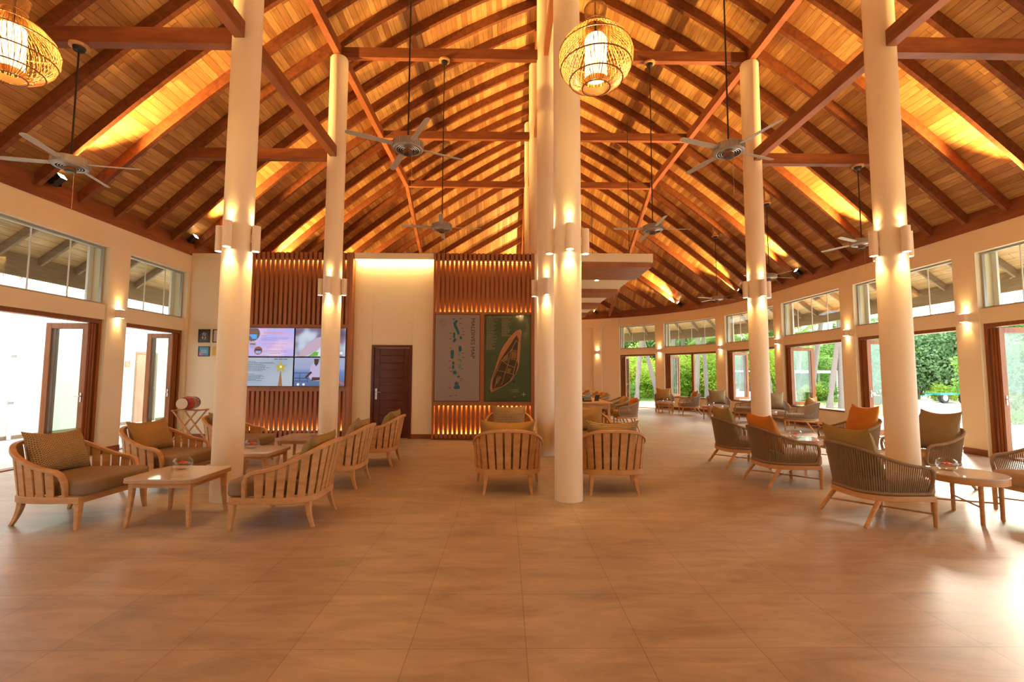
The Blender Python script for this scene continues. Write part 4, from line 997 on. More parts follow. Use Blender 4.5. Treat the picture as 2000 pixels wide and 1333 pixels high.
def make_slat_chair():
    t = thing('slatted_lounge_chair', '', 'armchair')
    teak = M['teak']
    base = superpath(0.14, 0.49, 0.392, 0.52, 40); base = [(x, y, 0.26) for x, y, c in base]
    # seat frame: U plus front rail
    ring = [(0.36, -0.385, 0.26)] + [(0.25, -0.385, 0.26)] + base + [(0.25, 0.385, 0.26), (0.36, 0.385, 0.26)]
    def frames(pts, closed=False):
        sides = []; m = len(pts)
        for i in range(m):
            a = Vector(pts[max(i - 1, 0)]); b = Vector(pts[min(i + 1, m - 1)]); d = (b - a).normalized(); sides.append(Vector((d.y, -d.x, 0)).normalized())
        return sides
    prof = [(-0.02, -0.03), (0.02, -0.03), (0.02, 0.03), (-0.02, 0.03)]
    mb = MB(); mb.sweep(ring, frames(ring), [Vector((0, 0, 1))] * len(ring), prof)
    mb.box(0.325, 0.365, -0.365, 0.365, 0.23, 0.29); mb.box(-0.30, 0.33, -0.02, 0.02, 0.235, 0.265); mb.box(-0.1, -0.06, -0.36, 0.36, 0.235, 0.265)
    mb.build('seat_frame', teak, t, bevel=0.004)
    for sy in (-1, 1):
        mb = MB(); sabre_leg(mb, (0.335, sy * 0.372, 0.235), (0.345, sy * 0.392, 0), 0.052, 0.032, 0); mb.build('leg', teak, t, bevel=0.004)
        mb = MB(); sabre_leg(mb, (-0.30, sy * 0.262, 0.235), (-0.36, sy * 0.285, 0), 0.052, 0.030, 0); mb.build('leg', teak, t, bevel=0.004)
    # top rail
    top = superpath(0.14, 0.585, 0.418, 0.58, 48); top = [(x, y, 0.515 + 0.235 * c ** 0.9) for x, y, c in top]
    tp = even(top, 60)
    def endp(sy): return [(0.225, sy * 0.388, 0.29), (0.225, sy * 0.395, 0.36), (0.218, sy * 0.408, 0.43), (0.195, sy * 0.418, 0.485)]
    rail = [Vector(p) for p in endp(-1)] + tp + [Vector(p) for p in endp(1)][::-1]
    sides = []; ups = []
    m = len(rail)
    for i in range(m):
        d = (rail[min(i + 1, m - 1)] - rail[max(i - 1, 0)]).normalized(); c = Vector((0.0, 0, 0)); h = Vector((rail[i].x - 0.05, rail[i].y, 0))
        o_ = Vector((0, rail[i].y, 0)).normalized() if i < 4 or i > m - 5 else Vector((d.y, -d.x, 0)).normalized()
        if o_.dot(h) < 0: o_ = -o_
        o_ = (o_ - d * o_.dot(d)).normalized(); sides.append(o_); ups.append(d.cross(o_))
    pr = [(-0.023, -0.017), (0.023, -0.017), (0.023, 0.017), (-0.023, 0.017)]
    mb = MB(); mb.sweep(rail, sides, ups, pr); mb.build('top_rail', teak, t, bevel=0.005)
    # slats
    NSL = 17; b_ = even(base, 2 * NSL + 1); q_ = even([(x, y, z - 0.005) for x, y, z in top], 2 * NSL + 1); mb = MB()
    for k in range(NSL):
        i = 2 * k + 1; f = 0.745
        b0, b1 = b_[i].lerp(b_[i - 1], f), b_[i].lerp(b_[i + 1], f); t0, t1 = q_[i].lerp(q_[i - 1], f), q_[i].lerp(q_[i + 1], f)
        nb = Vector((b_[i].x, b_[i].y, 0)).normalized() * 0.007
        b0 = b0 + Vector((0, 0, -0.01)); b1 = b1 + Vector((0, 0, -0.01))
        mb.add([b0 - nb, b1 - nb, b1 + nb, b0 + nb, t0 - nb, t1 - nb, t1 + nb, t0 + nb], [(0, 3, 2, 1), (4, 5, 6, 7), (0, 1, 5, 4), (1, 2, 6, 5), (2, 3, 7, 6), (3, 0, 4, 7)])
    mb.build('slats', teak, t)
    ol = superpath(0.12, 0.44, 0.355, 0.55, 26); ol = [(x, y) for x, y, c in ol]
    ol = [(0.408, -0.325), (0.385, -0.368), (0.335, -0.388), (0.26, -0.385), (0.19, -0.368)] + ol + [(0.19, 0.368), (0.26, 0.385), (0.335, 0.388), (0.385, 0.368), (0.408, 0.325), (0.414, 0.15), (0.414, -0.15)]
    cushion_mb(ol, 0.292, 0.435, 0.03).build('seat_cushion', M['cushion'], t, smooth=80)
    return t
def make_rope_chair(rope, cush, H=1.0, wy=0.36, seat=0.24, name='rope_lounge_chair', topz=0.74, armz=0.56, legr=0.0):
    """woven rope tub chair; seat = underside of the wooden ring"""
    t = thing(name, '', 'armchair'); wd_ = M['teak_b']; k = wy / 0.36; z0 = seat
    bs = superpath(0.16 * k, 0.46 * k, wy - 0.03, 0.62, 36); base = [(x, y, z0 + 0.025) for x, y, c in bs]
    ring = [(0.325 * k, -(wy - 0.035), z0 + 0.02)] + base + [(0.325 * k, wy - 0.035, z0 + 0.02)]
    sides = []; m = len(ring)
    for i in range(m):
        d = (Vector(ring[min(i + 1, m - 1)]) - Vector(ring[max(i - 1, 0)])).normalized(); sides.append(Vector((d.y, -d.x, 0)).normalized())
    mb = MB(); mb.sweep(ring, sides, [Vector((0, 0, 1))] * m, [(-0.018, -0.025), (0.018, -0.025), (0.018, 0.025), (-0.018, 0.025)])
    mb.box(0.295 * k, 0.34 * k, -(wy - 0.05), wy - 0.05, z0 - 0.005, z0 + 0.045); mb.build('seat_frame', wd_, t, bevel=0.004)
    zt = z0 + 0.0
    for sy in (-1, 1):
        mb = MB(); mb.tube([(0.325 * k, sy * (wy - 0.045), 0), (0.325 * k, sy * (wy - 0.045), zt + 0.02)], [0.019, 0.023], 12); mb.build('leg', wd_, t)
        mb = MB(); mb.tube([(-0.345 * k - legr, sy * (wy - 0.05), 0), (-0.17 * k, sy * (wy - 0.085), zt + 0.01)], [0.018, 0.023], 12); mb.build('leg', wd_, t)
    zs = min(0.13, z0 * 0.5) if z0 < 0.35 else 0.16
    xr = (-0.345 * k - legr) + (0.175 * k + legr) * zs / (zt + 0.01)
    for sy in (-1, 1):
        mb = MB(); mb.tube([(xr, sy * (wy - 0.065), zs), (0.325 * k, -sy * (wy - 0.045), zs)], 0.0085, 8); mb.build('stretcher', wd_, t)
    # rope-wrapped hoop: bottom rail, front corners, top rail
    top = superpath(0.20 * k, 0.56 * k, wy + 0.015, 0.68, 48); top = [(x, y, armz + (topz - armz) * c ** 1.1) for x, y, c in top]
    bot = superpath(0.16 * k, 0.455 * k, wy - 0.035, 0.62, 48); bot = [(x, y, z0 + 0.068) for x, y, c in bot]
    def corner(sy): a = Vector((0.27 * k, sy * (wy - 0.03), z0 + 0.068)); return [(0.235 * k, sy * (wy - 0.035), z0 + 0.068), (0.272 * k, sy * (wy - 0.033), z0 + 0.085), (0.288 * k, sy * (wy - 0.025), z0 + 0.13), (0.29 * k, sy * (wy - 0.005), armz - 0.09), (0.278 * k, sy * (wy + 0.006), armz - 0.035), (0.245 * k, sy * (wy + 0.012), armz - 0.008)]
    loop = bot + corner(1) + top[::-1] + corner(-1)[::-1]
    mb = MB(); mb.tube(loop, 0.017, 8, closed=True); mb.build('rope_hoop', M[rope], t, smooth=60)
    # cords
    nc = 84; B = even([(0.235 * k, -(wy - 0.035), z0 + 0.068)] + bot + [(0.235 * k, wy - 0.035, z0 + 0.068)], nc); T = even([(0.255 * k, -(wy + 0.01), armz - 0.01)] + top + [(0.255 * k, wy + 0.01, armz - 0.01)], nc)
    mb = MB()
    for b, q in zip(B, T):
        mb.tube([b, q], 0.0058, 5, caps=False)
    mb.build('rope_weave', M[rope], t, smooth=60)
    ol = superpath(0.14 * k, 0.40 * k, wy - 0.06, 0.55, 24); ol = [(x, y) for x, y, c in ol]
    e = 0.385 * k; w_ = wy - 0.045
    ol = [(e - 0.01, -w_ + 0.06), (e - 0.035, -w_ + 0.012), (e - 0.09, -w_)] + ol + [(e - 0.09, w_), (e - 0.035, w_ - 0.012), (e - 0.01, w_ - 0.06), (e, 0.12), (e, -0.12)]
    cushion_mb(ol, z0 + 0.047, z0 + 0.185, 0.032).build('seat_cushion', M[cush], t, smooth=80)
    return t
SLC = make_slat_chair(); RPC = make_rope_chair('rope', 'cushion_b'); RPW = make_rope_chair('rope_pale', 'cushion_b')
BARC = make_rope_chair('rope_pale', 'pil_ochre', wy=0.30, seat=0.36, name='rope_dining_chair', topz=0.80, armz=0.64)
for o_ in (RPC, RPW): o_['category'] = 'armchair'
BARC['category'] = 'dining chair'
used = set()
def chair(proto, x, y, deg, label, group, pil=None, ptxt=None, pw=(0.52, 0.42), back=None, ptilt=0.38, roll=0.0, poff=0.0):
    a = math.radians(deg)
    if proto.name not in used:
        used.add(proto.name); proto.location = (x, y, 0); proto.rotation_euler = (0, 0, a); proto['label'] = label; proto['group'] = group; r = proto
    else: r = dup(proto, (x, y, 0), a, label, group)
    if pil:
        slat = proto is SLC; bx = (-0.175 if slat else -0.115) if back is None else back; z = 0.436 if slat else (0.420 if proto is not BARC else 0.552)
        c, s = math.cos(a), math.sin(a); put_pillow(pil, x + c * bx - s * poff, y + s * bx + c * poff, z, a, ptilt, ptxt, pw[0], pw[1], roll)
    return r
G1, G2, G3, G4 = 'slatted teak lounge chairs', 'rope lounge chairs around the right tables', 'rope lounge chairs along the window wall', 'rope chairs at the long timber tables'
chair(SLC, -4.19, 4.77, -1, 'slatted teak armchair with taupe seat, nearest on the left edge', G1, 'pil_woven', 'checked woven pillow on the leftmost slatted armchair', roll=-0.05, pw=(0.60, 0.44))
chair(SLC, -4.24, 6.06, -3, 'slatted teak armchair on the left, second from the camera, before the drum', G1, 'pil_ochre', 'plain ochre pillow on the second slatted armchair on the left', pw=(0.60, 0.42))
chair(SLC, -4.18, 7.50, 0, 'slatted teak armchair mostly hidden behind the nearest left column', G1, 'pil_olive', 'olive pillow just showing left of the nearest left column')
chair(SLC, -2.13, 4.74, 180, 'slatted teak armchair seen from behind, nearest one left of the middle', G1, 'pil_olive', 'olive pillow on the nearest armchair seen from behind, left of the middle', pw=(0.58, 0.42))
chair(SLC, -2.19, 6.18, 180, 'slatted teak armchair seen from behind, second one left of the middle', G1, 'pil_woven', 'checked pillow poking above the second armchair seen from behind', roll=0.1, pw=(0.52, 0.44))
chair(SLC, -2.09, 7.58, 180, 'slatted teak armchair seen from behind, in front of the dark door', G1, 'pil_olive', 'olive pillow on the armchair in front of the dark door', pw=(0.54, 0.44))
chair(SLC, 0.03, 5.98, 90, 'slatted teak armchair with its back to us, left of the middle column', G1, 'pil_ochre', 'plain brown pillow on the armchair with its back to us, left of the middle column', pw=(0.66, 0.44), ptilt=0.22)
chair(SLC, 0.06, 8.05, -90, 'slatted teak armchair facing us in front of the green map', G1, 'pil_woven', 'checked pillow on the armchair facing us below the green map', pw=(0.60, 0.45), ptilt=0.15)
chair(SLC, 1.29, 5.97, 90, 'slatted teak armchair with its back to us, right of the middle column', G1, 'pil_woven', 'checked pillow on the armchair right of the middle column', pw=(0.64, 0.44), ptilt=0.22)
chair(SLC, 1.42, 8.05, -90, 'slatted teak armchair facing us, half hidden right of the middle column', G1, 'pil_ochre', 'large brown pillow right beside the middle column', pw=(0.58, 0.45), ptilt=0.15)
chair(RPC, 3.69, 4.74, 1, 'brown rope armchair in the right foreground, seen from behind', G2, 'pil_olive', 'olive pillow on the foreground rope armchair', pw=(0.64, 0.52), ptilt=0.32)
chair(RPC, 3.62, 6.22, 0, 'brown rope armchair with a rust orange pillow, second in the row facing right', G2, 'pil_orange', 'rust orange pillow on the second rope armchair of the row', pw=(0.60, 0.52), ptilt=0.32)
chair(RPC, 3.69, 7.48, 0, 'brown rope armchair farthest back in the row facing right', G2, 'pil_olive', 'olive pillow on the farthest rope armchair of the row facing right', pw=(0.56, 0.53), ptilt=0.30)
chair(RPC, 5.57, 4.74, 180, 'rope armchair cut off by the right edge, facing left', G2)
chair(RPC, 5.52, 6.18, 180, 'rope armchair facing left just right of the nearest right column', G2, 'pil_taupe', 'large taupe pillow right of the nearest right column', pw=(0.60, 0.56), ptilt=0.22)
chair(RPC, 5.52, 7.50, 180, 'rope armchair facing left, half hidden behind the nearest right column', G2, 'pil_orange', 'rust orange pillow showing left of the nearest right column', pw=(0.58, 0.55), ptilt=0.25)
chair(RPW, 6.25, 18.55, -105, 'pale rope armchair facing us beside the far garden doorway', G3, 'pil_ochre', 'brown pillow on the farthest wall seat beside the garden doorway', pw=(0.56, 0.52), ptilt=0.12)
chair(RPW, 6.85, 17.45, 172, 'pale rope armchair facing left below the far folding window', G3, 'pil_ochre', 'ochre pillow on the armchair below the far folding window', pw=(0.50, 0.48), ptilt=0.25)
chair(RPW, 7.35, 16.25, -108, 'pale rope armchair facing us under the third window pier', G3, 'pil_taupe', 'taupe pillow on the wall seat under the pier between two windows', pw=(0.56, 0.52), ptilt=0.12)
chair(RPW, 7.66, 14.83, 142, 'dark rope armchair half hidden left of the far right column', G3)
chair(RPW, 7.85, 13.72, -112, 'pale rope armchair facing us just right of the far right column', G3, 'pil_taupe', 'large taupe pillow right of the far right column', pw=(0.60, 0.54), ptilt=0.12)
chair(RPW, 7.76, 12.22, 128, 'pale rope armchair facing away left under the big folding window', G3, 'pil_ochre', 'ochre pillow on the armchair under the big folding window', pw=(0.50, 0.48), ptilt=0.25)
for i, (x, y, d, lb, pl) in enumerate([(3.02, 11.75, 176, 'rope dining chair nearest at the end of the timber table', 'orange pillow on the nearest dining chair'), (2.98, 12.5, 180, 'rope dining chair second along the timber table', 'brown pillow on the second dining chair at the table'),
        (2.98, 13.3, 178, 'rope dining chair third along the timber table', None), (3.02, 15.1, 180, 'rope dining chair nearest at the far timber table', 'pale pillow on the nearest chair of the far table'), (3.05, 15.9, 176, 'rope dining chair second at the far timber table', 'orange pillow on the second chair of the far table'),
        (3.0, 16.7, 180, 'rope dining chair third at the far timber table', 'brown pillow on the third chair of the far table'), (3.05, 18.6, 180, 'rope dining chair farthest back by the end wall', 'orange pillow on the farthest dining chair')]):
    chair(BARC, x, y, d, lb, G4, ('pil_orange' if pl and 'orange' in pl else 'pil_ochre') if pl else None, pl, pw=(0.42, 0.34), ptilt=0.3, back=-0.12)

# tables
def make_square_table():
    t = thing('teak_side_table', '', 'side table'); w = 0.33
    def rr(h, r, n=6):
        o = []
        for cx, cy, a0 in ((h - r, h - r, 0), (-h + r, h - r, 90), (-h + r, -h + r, 180), (h - r, -h + r, 270)):
            for i in range(n + 1): a = math.radians(a0 + 90 * i / n); o.append((cx + r * math.cos(a), cy + r * math.sin(a)))
        return o
    MB().prism(rr(w, 0.07), 0.425, 0.443, 0.003).build('stone_top', M['stone'], t)
    MB().prism(rr(w, 0.07), 0.400, 0.4245, 0.004).build('top_rim', M['teak'], t)
    mb = MB(); q = 0.27; mb.box(-q, q, -q - 0.012, -q + 0.012, 0.355, 0.40); mb.box(-q, q, q - 0.012, q + 0.012, 0.355, 0.40); mb.box(-q - 0.012, -q + 0.012, -q, q, 0.355, 0.40); mb.box(q - 0.012, q + 0.012, -q, q, 0.355, 0.40); mb.build('apron', M['teak'], t)
    for sx in (-1, 1):
        for sy in (-1, 1): mb = MB(); sabre_leg(mb, (sx * 0.262, sy * 0.262, 0.40), (sx * 0.285, sy * 0.285, 0), 0.045, 0.028, 0); mb.build('leg', M['teak'], t, bevel=0.003)
    return t
def make_round_table():
    t = thing('round_side_table', '', 'side table'); r = 0.325
    MB().lathe([(r - 0.004, 0.424), (r, 0.428), (r, 0.438), (r - 0.004, 0.442)], 48).build('stone_top', M['stone'], t)
    MB().lathe_open([(r - 0.02, 0.424), (r - 0.004, 0.424), (r - 0.004, 0.368), (r - 0.028, 0.368), (r - 0.028, 0.42)], 48).build('apron', M['teak_b'], t)
    for k in range(4):
        a = math.radians(23 + 45 + 90 * k); c, s = math.cos(a), math.sin(a); mb = MB(); mb.tube([(c * 0.272, s * 0.272, 0), (c * 0.272, s * 0.272, 0.42)], [0.018, 0.022], 12); mb.build('leg', M['teak_b'], t)
    for k in range(2):
        a = math.radians(23 + 45 + 90 * k); c, s = math.cos(a) * 0.26, math.sin(a) * 0.26; mb = MB(); mb.tube([(c, s, 0.16), (-c, -s, 0.16)], 0.009, 8); mb.build('stretcher', M['teak_b'], t)
    return t
def make_bowl():
    t = thing('glass_bowl', '', 'candle bowl')
    MB().lathe_open([(0.0, 0.003), (0.045, 0.003), (0.07, 0.02), (0.082, 0.05), (0.074, 0.082), (0.055, 0.098), (0.052, 0.100), (0.049, 0.097), (0.068, 0.080), (0.077, 0.05), (0.066, 0.022), (0.042, 0.008), (0.0, 0.008)], 32).build('bowl', M['bowl_glass'], t, smooth=80)
    MB().lathe([(0.0, 0.0095), (0.041, 0.0095), (0.065, 0.024), (0.0755, 0.048), (0.0755, 0.05), (0.0, 0.05)], 28).build('water', M['water'], t, smooth=80)
    mb = MB()
    for k in range(9):
        a = 2 * PI * k / 9; c, s = math.cos(a), math.sin(a); mb.add([(0, 0, 0.053), (c * 0.03 - s * 0.013, s * 0.03 + c * 0.013, 0.062), (c * 0.045, s * 0.045, 0.060), (c * 0.03 + s * 0.013, s * 0.03 - c * 0.013, 0.060)], [(0, 1, 2, 3)])
    mb.lathe([(0.0, 0.052), (0.012, 0.056), (0.012, 0.066), (0.0, 0.07)], 10); mb.build('flower', M['red'], t)
    return t
ST = make_square_table(); ST.location = (-3.18, 4.72, 0); ST['label'] = 'square teak table with stone top between the nearest left armchairs'; ST['group'] = 'square teak tables'
dup(ST, (-3.21, 6.14, 0), 0, 'square teak table just right of the nearest left column', 'square teak tables'); dup(ST, (-3.15, 7.48, 0), 0, 'square teak table farthest back, before the slatted screens panel', 'square teak tables')
RT = make_round_table(); RT.location = (4.63, 4.745, 0); RT['label'] = 'round stone topped table in the right foreground'; RT['group'] = 'round tables'
for x, y, rz, lb in [(4.62, 6.22, 0.3, 'round table hidden between rope chairs and the nearest right column'), (4.58, 7.35, 0.1, 'round table behind the orange pillow chair'), (6.0, 17.62, 0.5, 'small round table before the farthest wall seat'), (6.75, 15.32, 0.2, 'round table beside the farthest olive pillow'), (7.12, 12.95, 0.7, 'round table just right of the far right column')]: dup(RT, (x, y, 0), rz, lb, 'round tables')
BW = make_bowl(); BW.scale = (1.12, 1.12, 1.18); BW.location = (-3.25, 4.84, 0.444); BW['label'] = 'glass bowl with red flower on the nearest square table'; BW['group'] = 'glass candle bowls'
for x, y, z, lb in [(-3.28, 6.20, 0.444, 'glass bowl on the square table right of the left column'), (-3.02, 7.48, 0.444, 'glass bowl with red flower on the farthest square table'), (4.56, 4.86, 0.443, 'glass bowl on the round table in the right foreground'),
        (4.52, 7.32, 0.443, 'glass bowl on the round table behind the orange pillow'), (6.0, 17.62, 0.443, 'glass bowl on the farthest round table'), (6.72, 15.32, 0.443, 'glass bowl with red flower above the farthest olive pillow')]: dup(BW, (x, y, z), 0.4, lb, 'glass candle bowls')
# long timber tables with phone
def long_table(x, y0, y1, label):
    t = thing('long_timber_table', label, 'table', (x, y0, 0)); L = y1 - y0
    mb = MB(); mb.box(-0.58, 0.58, 0, L, 0.735, 0.77); mb.build('tabletop', M['teak'], t, bevel=0.005)
    mb = MB(); mb.box(-0.53, 0.0, 0.10, 0.16, 0.0, 0.735); mb.box(0.0, 0.50, 0.10, 0.13, 0.62, 0.735); mb.add([(0.0, 0.10, 0.62), (0.30, 0.10, 0.62), (0.0, 0.10, 0.0), (0.0, 0.16, 0.62), (0.30, 0.16, 0.62), (0.0, 0.16, 0.0)], [(0, 2, 1), (3, 4, 5), (0, 1, 4, 3), (1, 2, 5, 4), (2, 0, 3, 5)]); mb.build('front_panel', M['teak'], t)
    for yy in (0.12, L - 0.12): mb = MB(); mb.box(0.47, 0.53, yy - 0.03, yy + 0.03, 0, 0.735); mb.build('leg', M['teak'], t)
    mb = MB(); mb.box(-0.53, -0.47, L - 0.15, L - 0.09, 0, 0.735); mb.build('leg', M['teak'], t)
    return t
long_table(1.95, 11.05, 13.9, 'long timber table with a phone on it, right of the middle column'); long_table(1.95, 14.6, 17.4, 'second long timber table beyond the first one')
t = thing('desk_phone', 'black desk phone on the near end of the timber table', 'phone', (1.98, 11.55, 0.771))
mb = MB(); mb.add([(-0.12, -0.1, 0), (0.12, -0.1, 0), (0.12, 0.1, 0), (-0.12, 0.1, 0), (-0.12, -0.1, 0.03), (0.12, -0.1, 0.03), (0.12, 0.1, 0.13), (-0.12, 0.1, 0.13)], [(0, 3, 2, 1), (4, 5, 6, 7), (0, 1, 5, 4), (1, 2, 6, 5), (2, 3, 7, 6), (3, 0, 4, 7)]); mb.build('body', M['black'], t, bevel=0.006)
mb = MB(); mb.tube([(-0.09, -0.08, 0.06), (-0.09, -0.05, 0.09), (-0.09, 0.05, 0.14), (-0.09, 0.08, 0.15)], [0.022, 0.014, 0.014, 0.022], 10); mb.build('handset', M['black'], t)
mb = MB(); mb.obox((0.05, 0.06, 0.13), (0.05, 0, 0), (0, 0.01, 0.035), (0, 0.006, -0.002)); mb.build('display', plain('lcd', (0.25, 0.3, 0.32), 0.3), t)
t = thing('card_stand', 'dark angled card stand beside the desk phone', 'stand', (2.28, 11.75, 0.771)); mb = MB(); mb.obox((0, 0, 0.075), (0.055, 0, 0), (0, 0.006, 0), (0.02, 0.02, 0.072)); mb.build('panel', M['black'], t); mb = MB(); mb.box(-0.06, 0.06, -0.04, 0.04, 0, 0.008); mb.build('base', M['black'], t)

# drum on a folding stand
t = thing('folding_stand', 'folding wooden trestle stand under the red drum', 'stand', (-6.42, 9.72, 0)); zt = 0.66
def bar(a, b, w=0.035, h=0.022): mb = MB(); mb.beam(a, b, w, h); return mb
for yy in (-0.16, 0.16):
    bar((-0.30, yy, 0.0), (0.22, yy, zt)).build('leg', M['teak'], t); bar((0.30, yy - 0.03, 0.0), (-0.22, yy - 0.03, zt)).build('leg', M['teak'], t)
mb = MB(); mb.box(-0.25, -0.20, -0.22, 0.20, zt, zt + 0.025); mb.box(0.20, 0.25, -0.22, 0.20, zt, zt + 0.025); mb.box(-0.2, 0.2, -0.10, -0.06, zt + 0.002, zt + 0.02); mb.box(-0.2, 0.2, 0.06, 0.10, zt + 0.002, zt + 0.02); mb.build('top_bars', M['teak'], t)
t = thing('drum', 'red and gold barrel drum with a pale skin lying on the folding stand', 'drum', (-6.45, 9.68, zt + 0.156), rotz=math.radians(99))
def xl(prof, n=28):     # lathe about the x axis
    mb = MB(); q = MB(); q.lathe(prof, n); mb.v = [(z, x, y) for x, y, z in q.v]; mb.f = q.f; return mb
xl([(0.105, -0.24), (0.125, -0.16), (0.138, -0.05), (0.138, 0.05), (0.128, 0.16), (0.112, 0.24)]).build('shell', plain('red_lacquer', (0.42, 0.025, 0.02), 0.25), t)
xl([(0.1395, -0.035), (0.1405, 0.0), (0.1395, 0.035)]).build('gold_band', plain('gold_paint', (0.35, 0.20, 0.05), 0.4), t)
for z in (-0.24, 0.24):
    e = 0.112 if z > 0 else 0.106; sg = 1 if z > 0 else -1
    xl([(e + 0.006, z - 0.014), (e + 0.010, z), (e + 0.006, z + 0.014)]).build('hoop', M['black'], t)
    xl([(e + 0.002, z + sg * 0.0 + 0.0155 * sg), (e, z + sg * 0.018)] if sg > 0 else [(e, z - 0.018), (e + 0.002, z - 0.0155)]).build('skin', plain('drum_skin', (0.72, 0.60, 0.42), 0.6), t)

# ------------------------------------------------------------------ outside, left: court with a white building
o = MB().box(-10.6, -7.2, 0, 40, -0.10, -0.012).build('deck_left', boards_mat('grey_deck', ((0.70, 0.68, 0.66), (0.62, 0.60, 0.58)), (0.35, 0.34, 0.33), bw=2.4, rh=0.12, uv=False), smooth=0); struct(o)
o = MB().box(-10.6, -7.2, -20, 0, -0.10, -0.012).build('deck_left', M['white_wall'], smooth=0); struct(o)
b = thing('white_building', 'white rendered building across the court on the left, with a timber door', 'building', (-10.6, 6.0, 0))
mb = MB(); mb.box(-3, 0, -14, 7.55, 0, 3.4); mb.box(-3, 0, 8.40, 24, 0, 3.4); mb.box(-3, 0, 7.55, 8.40, 2.05, 3.4); mb.build('wall', M['white_wall'], b, smooth=0)
mb = MB(); mb.box(0, 0.015, -14, 7.5, -0.01, 0.07); mb.box(0, 0.015, 8.45, 24, -0.01, 0.07); mb.build('skirting', M['eave_timber'], b, smooth=0)
mb = MB(); mb.box(-0.06, 0.01, 7.55, 7.61, 0, 2.05); mb.box(-0.06, 0.01, 8.34, 8.40, 0, 2.05); mb.box(-0.06, 0.01, 7.61, 8.34, 1.99, 2.05); mb.build('door_frame', M['eave_timber'], b)
dl = MB().box(-0.05, -0.01, 7.61, 8.34, 0.01, 1.99).build('door_leaf', wood('pinkish_ply', (0.60, 0.36, 0.24), (0.50, 0.28, 0.18), 0.5, (4, 4, 1)), b)
mb = MB(); mb.tube([(-0.01, 8.27, 1.0), (0.04, 8.27, 1.0)], 0.022, 12); mb.build('door_knob', M['steel'], dl)
MB().tube([(0.05, 4.21, 0.0), (0.05, 4.21, 3.4)], 0.035, 12).build('drain_pipe', M['white_wall'], b)
mb = MB(); 
for z in (0.75, 1.75, 2.7): mb.tube([(0.05, 4.21, z), (0.05, 4.21, z + 0.05)], 0.042, 12)
mb.build('pipe_clamp', M['alu'], b)
sg = thing('access_sign', 'small brown square wheelchair access sign on the white building', 'sign', (-10.6, 13.28, 1.68))
mb = MB(); mb.box(0, 0.01, -0.085, 0.085, -0.085, 0.085); mb.build('plate', plain('tan_sign', (0.42, 0.27, 0.14), 0.5), sg)
mb = MB(); yk_ = lambda v: v
mb.tube([(0.013, -0.012 + 0.034 * math.cos(2 * PI * k / 16), -0.022 + 0.034 * math.sin(2 * PI * k / 16)) for k in range(16)], 0.005, 5, closed=True)
mb.tube([(0.013, -0.018, 0.035), (0.013, -0.012, -0.005), (0.013, 0.022, -0.008), (0.013, 0.038, -0.05)], 0.006, 5); mb.tube([(0.013, -0.019, 0.055), (0.013, -0.019, 0.064)], 0.011, 8); mb.build('symbol', M['white_wall'], sg)

# ------------------------------------------------------------------ outside, right: paving, lawn, palms and shrubs
sandm = plain('pale_paving', (0.74, 0.70, 0.63), 0.8, noise=0.08, nscale=1.5)
o = MB().box(8.8, 90, -25, 120, -0.12, -0.03).build('ground_right', sandm, smooth=0); struct(o)
o = MB().box(-12, 8.8, 23.4, 120, -0.12, -0.03).build('ground_far', sandm, smooth=0); struct(o)
o = MB().box(-120, -13.6, -40, 120, -0.12, -0.03).build('ground_left', sandm, smooth=0); struct(o)
grass = leafmat('lawn_grass', (0.16, 0.30, 0.05), (0.26, 0.42, 0.07), 1.2)
mb = MB(); mb.prism([(4, 27.0), (8.5, 26.5), (11.5, 23.5), (13.5, 20.6), (17.6, 22.5), (40, 49), (45, 110), (-12, 110), (-12, 27)], -0.03, 0.01); lawn = mb.build('lawn', grass, smooth=0); struct(lawn)
mb = MB(); random.seed(3)
for i in range(9000):
    a = random.random(); x = random.uniform(5, 24); y = random.uniform(22, 38)
    if x / y > 0.75 or x / y < 0.2 or (x > 12 and y < 22.5): continue
    if not (y > 27 or (x > 8.5 and y > 26.5 - (x - 8.5) * 1.1)): continue
    h = random.uniform(0.05, 0.13); an = random.random() * 6.28; c, s = math.cos(an) * 0.02, math.sin(an) * 0.02
    mb.add([(x - c, y - s, 0.01), (x + c, y + s, 0.01), (x + random.uniform(-.05, .05), y + random.uniform(-.05, .05), h)], [(0, 1, 2)])
g_ = mb.build('lawn_blades', grass, smooth=0); g_.parent = lawn; g_['kind'] = 'stuff'
def leaf_cloud(n, rx, ry, rz, size, seed, hollow=0.55, flat=0.0):
    rnd = random.Random(seed); mb = MB()
    for i in range(n):
        while True:
            v = Vector((rnd.uniform(-1, 1), rnd.uniform(-1, 1), rnd.uniform(-1, 1)))
            if hollow < v.length < 1: break
        lump = 0.80 + 0.22 * math.sin(5 * v.x + seed) * math.sin(4 * v.y + 2 * seed) + 0.12 * math.sin(9 * v.z + seed)
        p = Vector((v.x * rx * lump, v.y * ry * lump, v.z * rz * lump))
        d = Vector((rnd.gauss(0, 1), rnd.gauss(0, 1), rnd.gauss(0.2, 0.8))).normalized(); u = d.cross(Vector((rnd.gauss(0, 1), rnd.gauss(0, 1), rnd.gauss(0, 1)))).normalized()
        L = size * rnd.uniform(0.7, 1.4); w = L * 0.34; nrm = d.cross(u) * L * 0.12
        mb.add([p, p + d * L * 0.5 + u * w + nrm, p + d * L, p + d * L * 0.5 - u * w + nrm], [(0, 1, 2, 3)])
    return mb
LM = [leafmat('bright_leaves', (0.18, 0.36, 0.03), (0.44, 0.54, 0.06)), leafmat('mid_leaves', (0.10, 0.24, 0.04), (0.22, 0.40, 0.08)), leafmat('bluish_leaves', (0.12, 0.25, 0.10), (0.26, 0.42, 0.20)), leafmat('dark_leaves', (0.04, 0.10, 0.02), (0.12, 0.22, 0.05))]
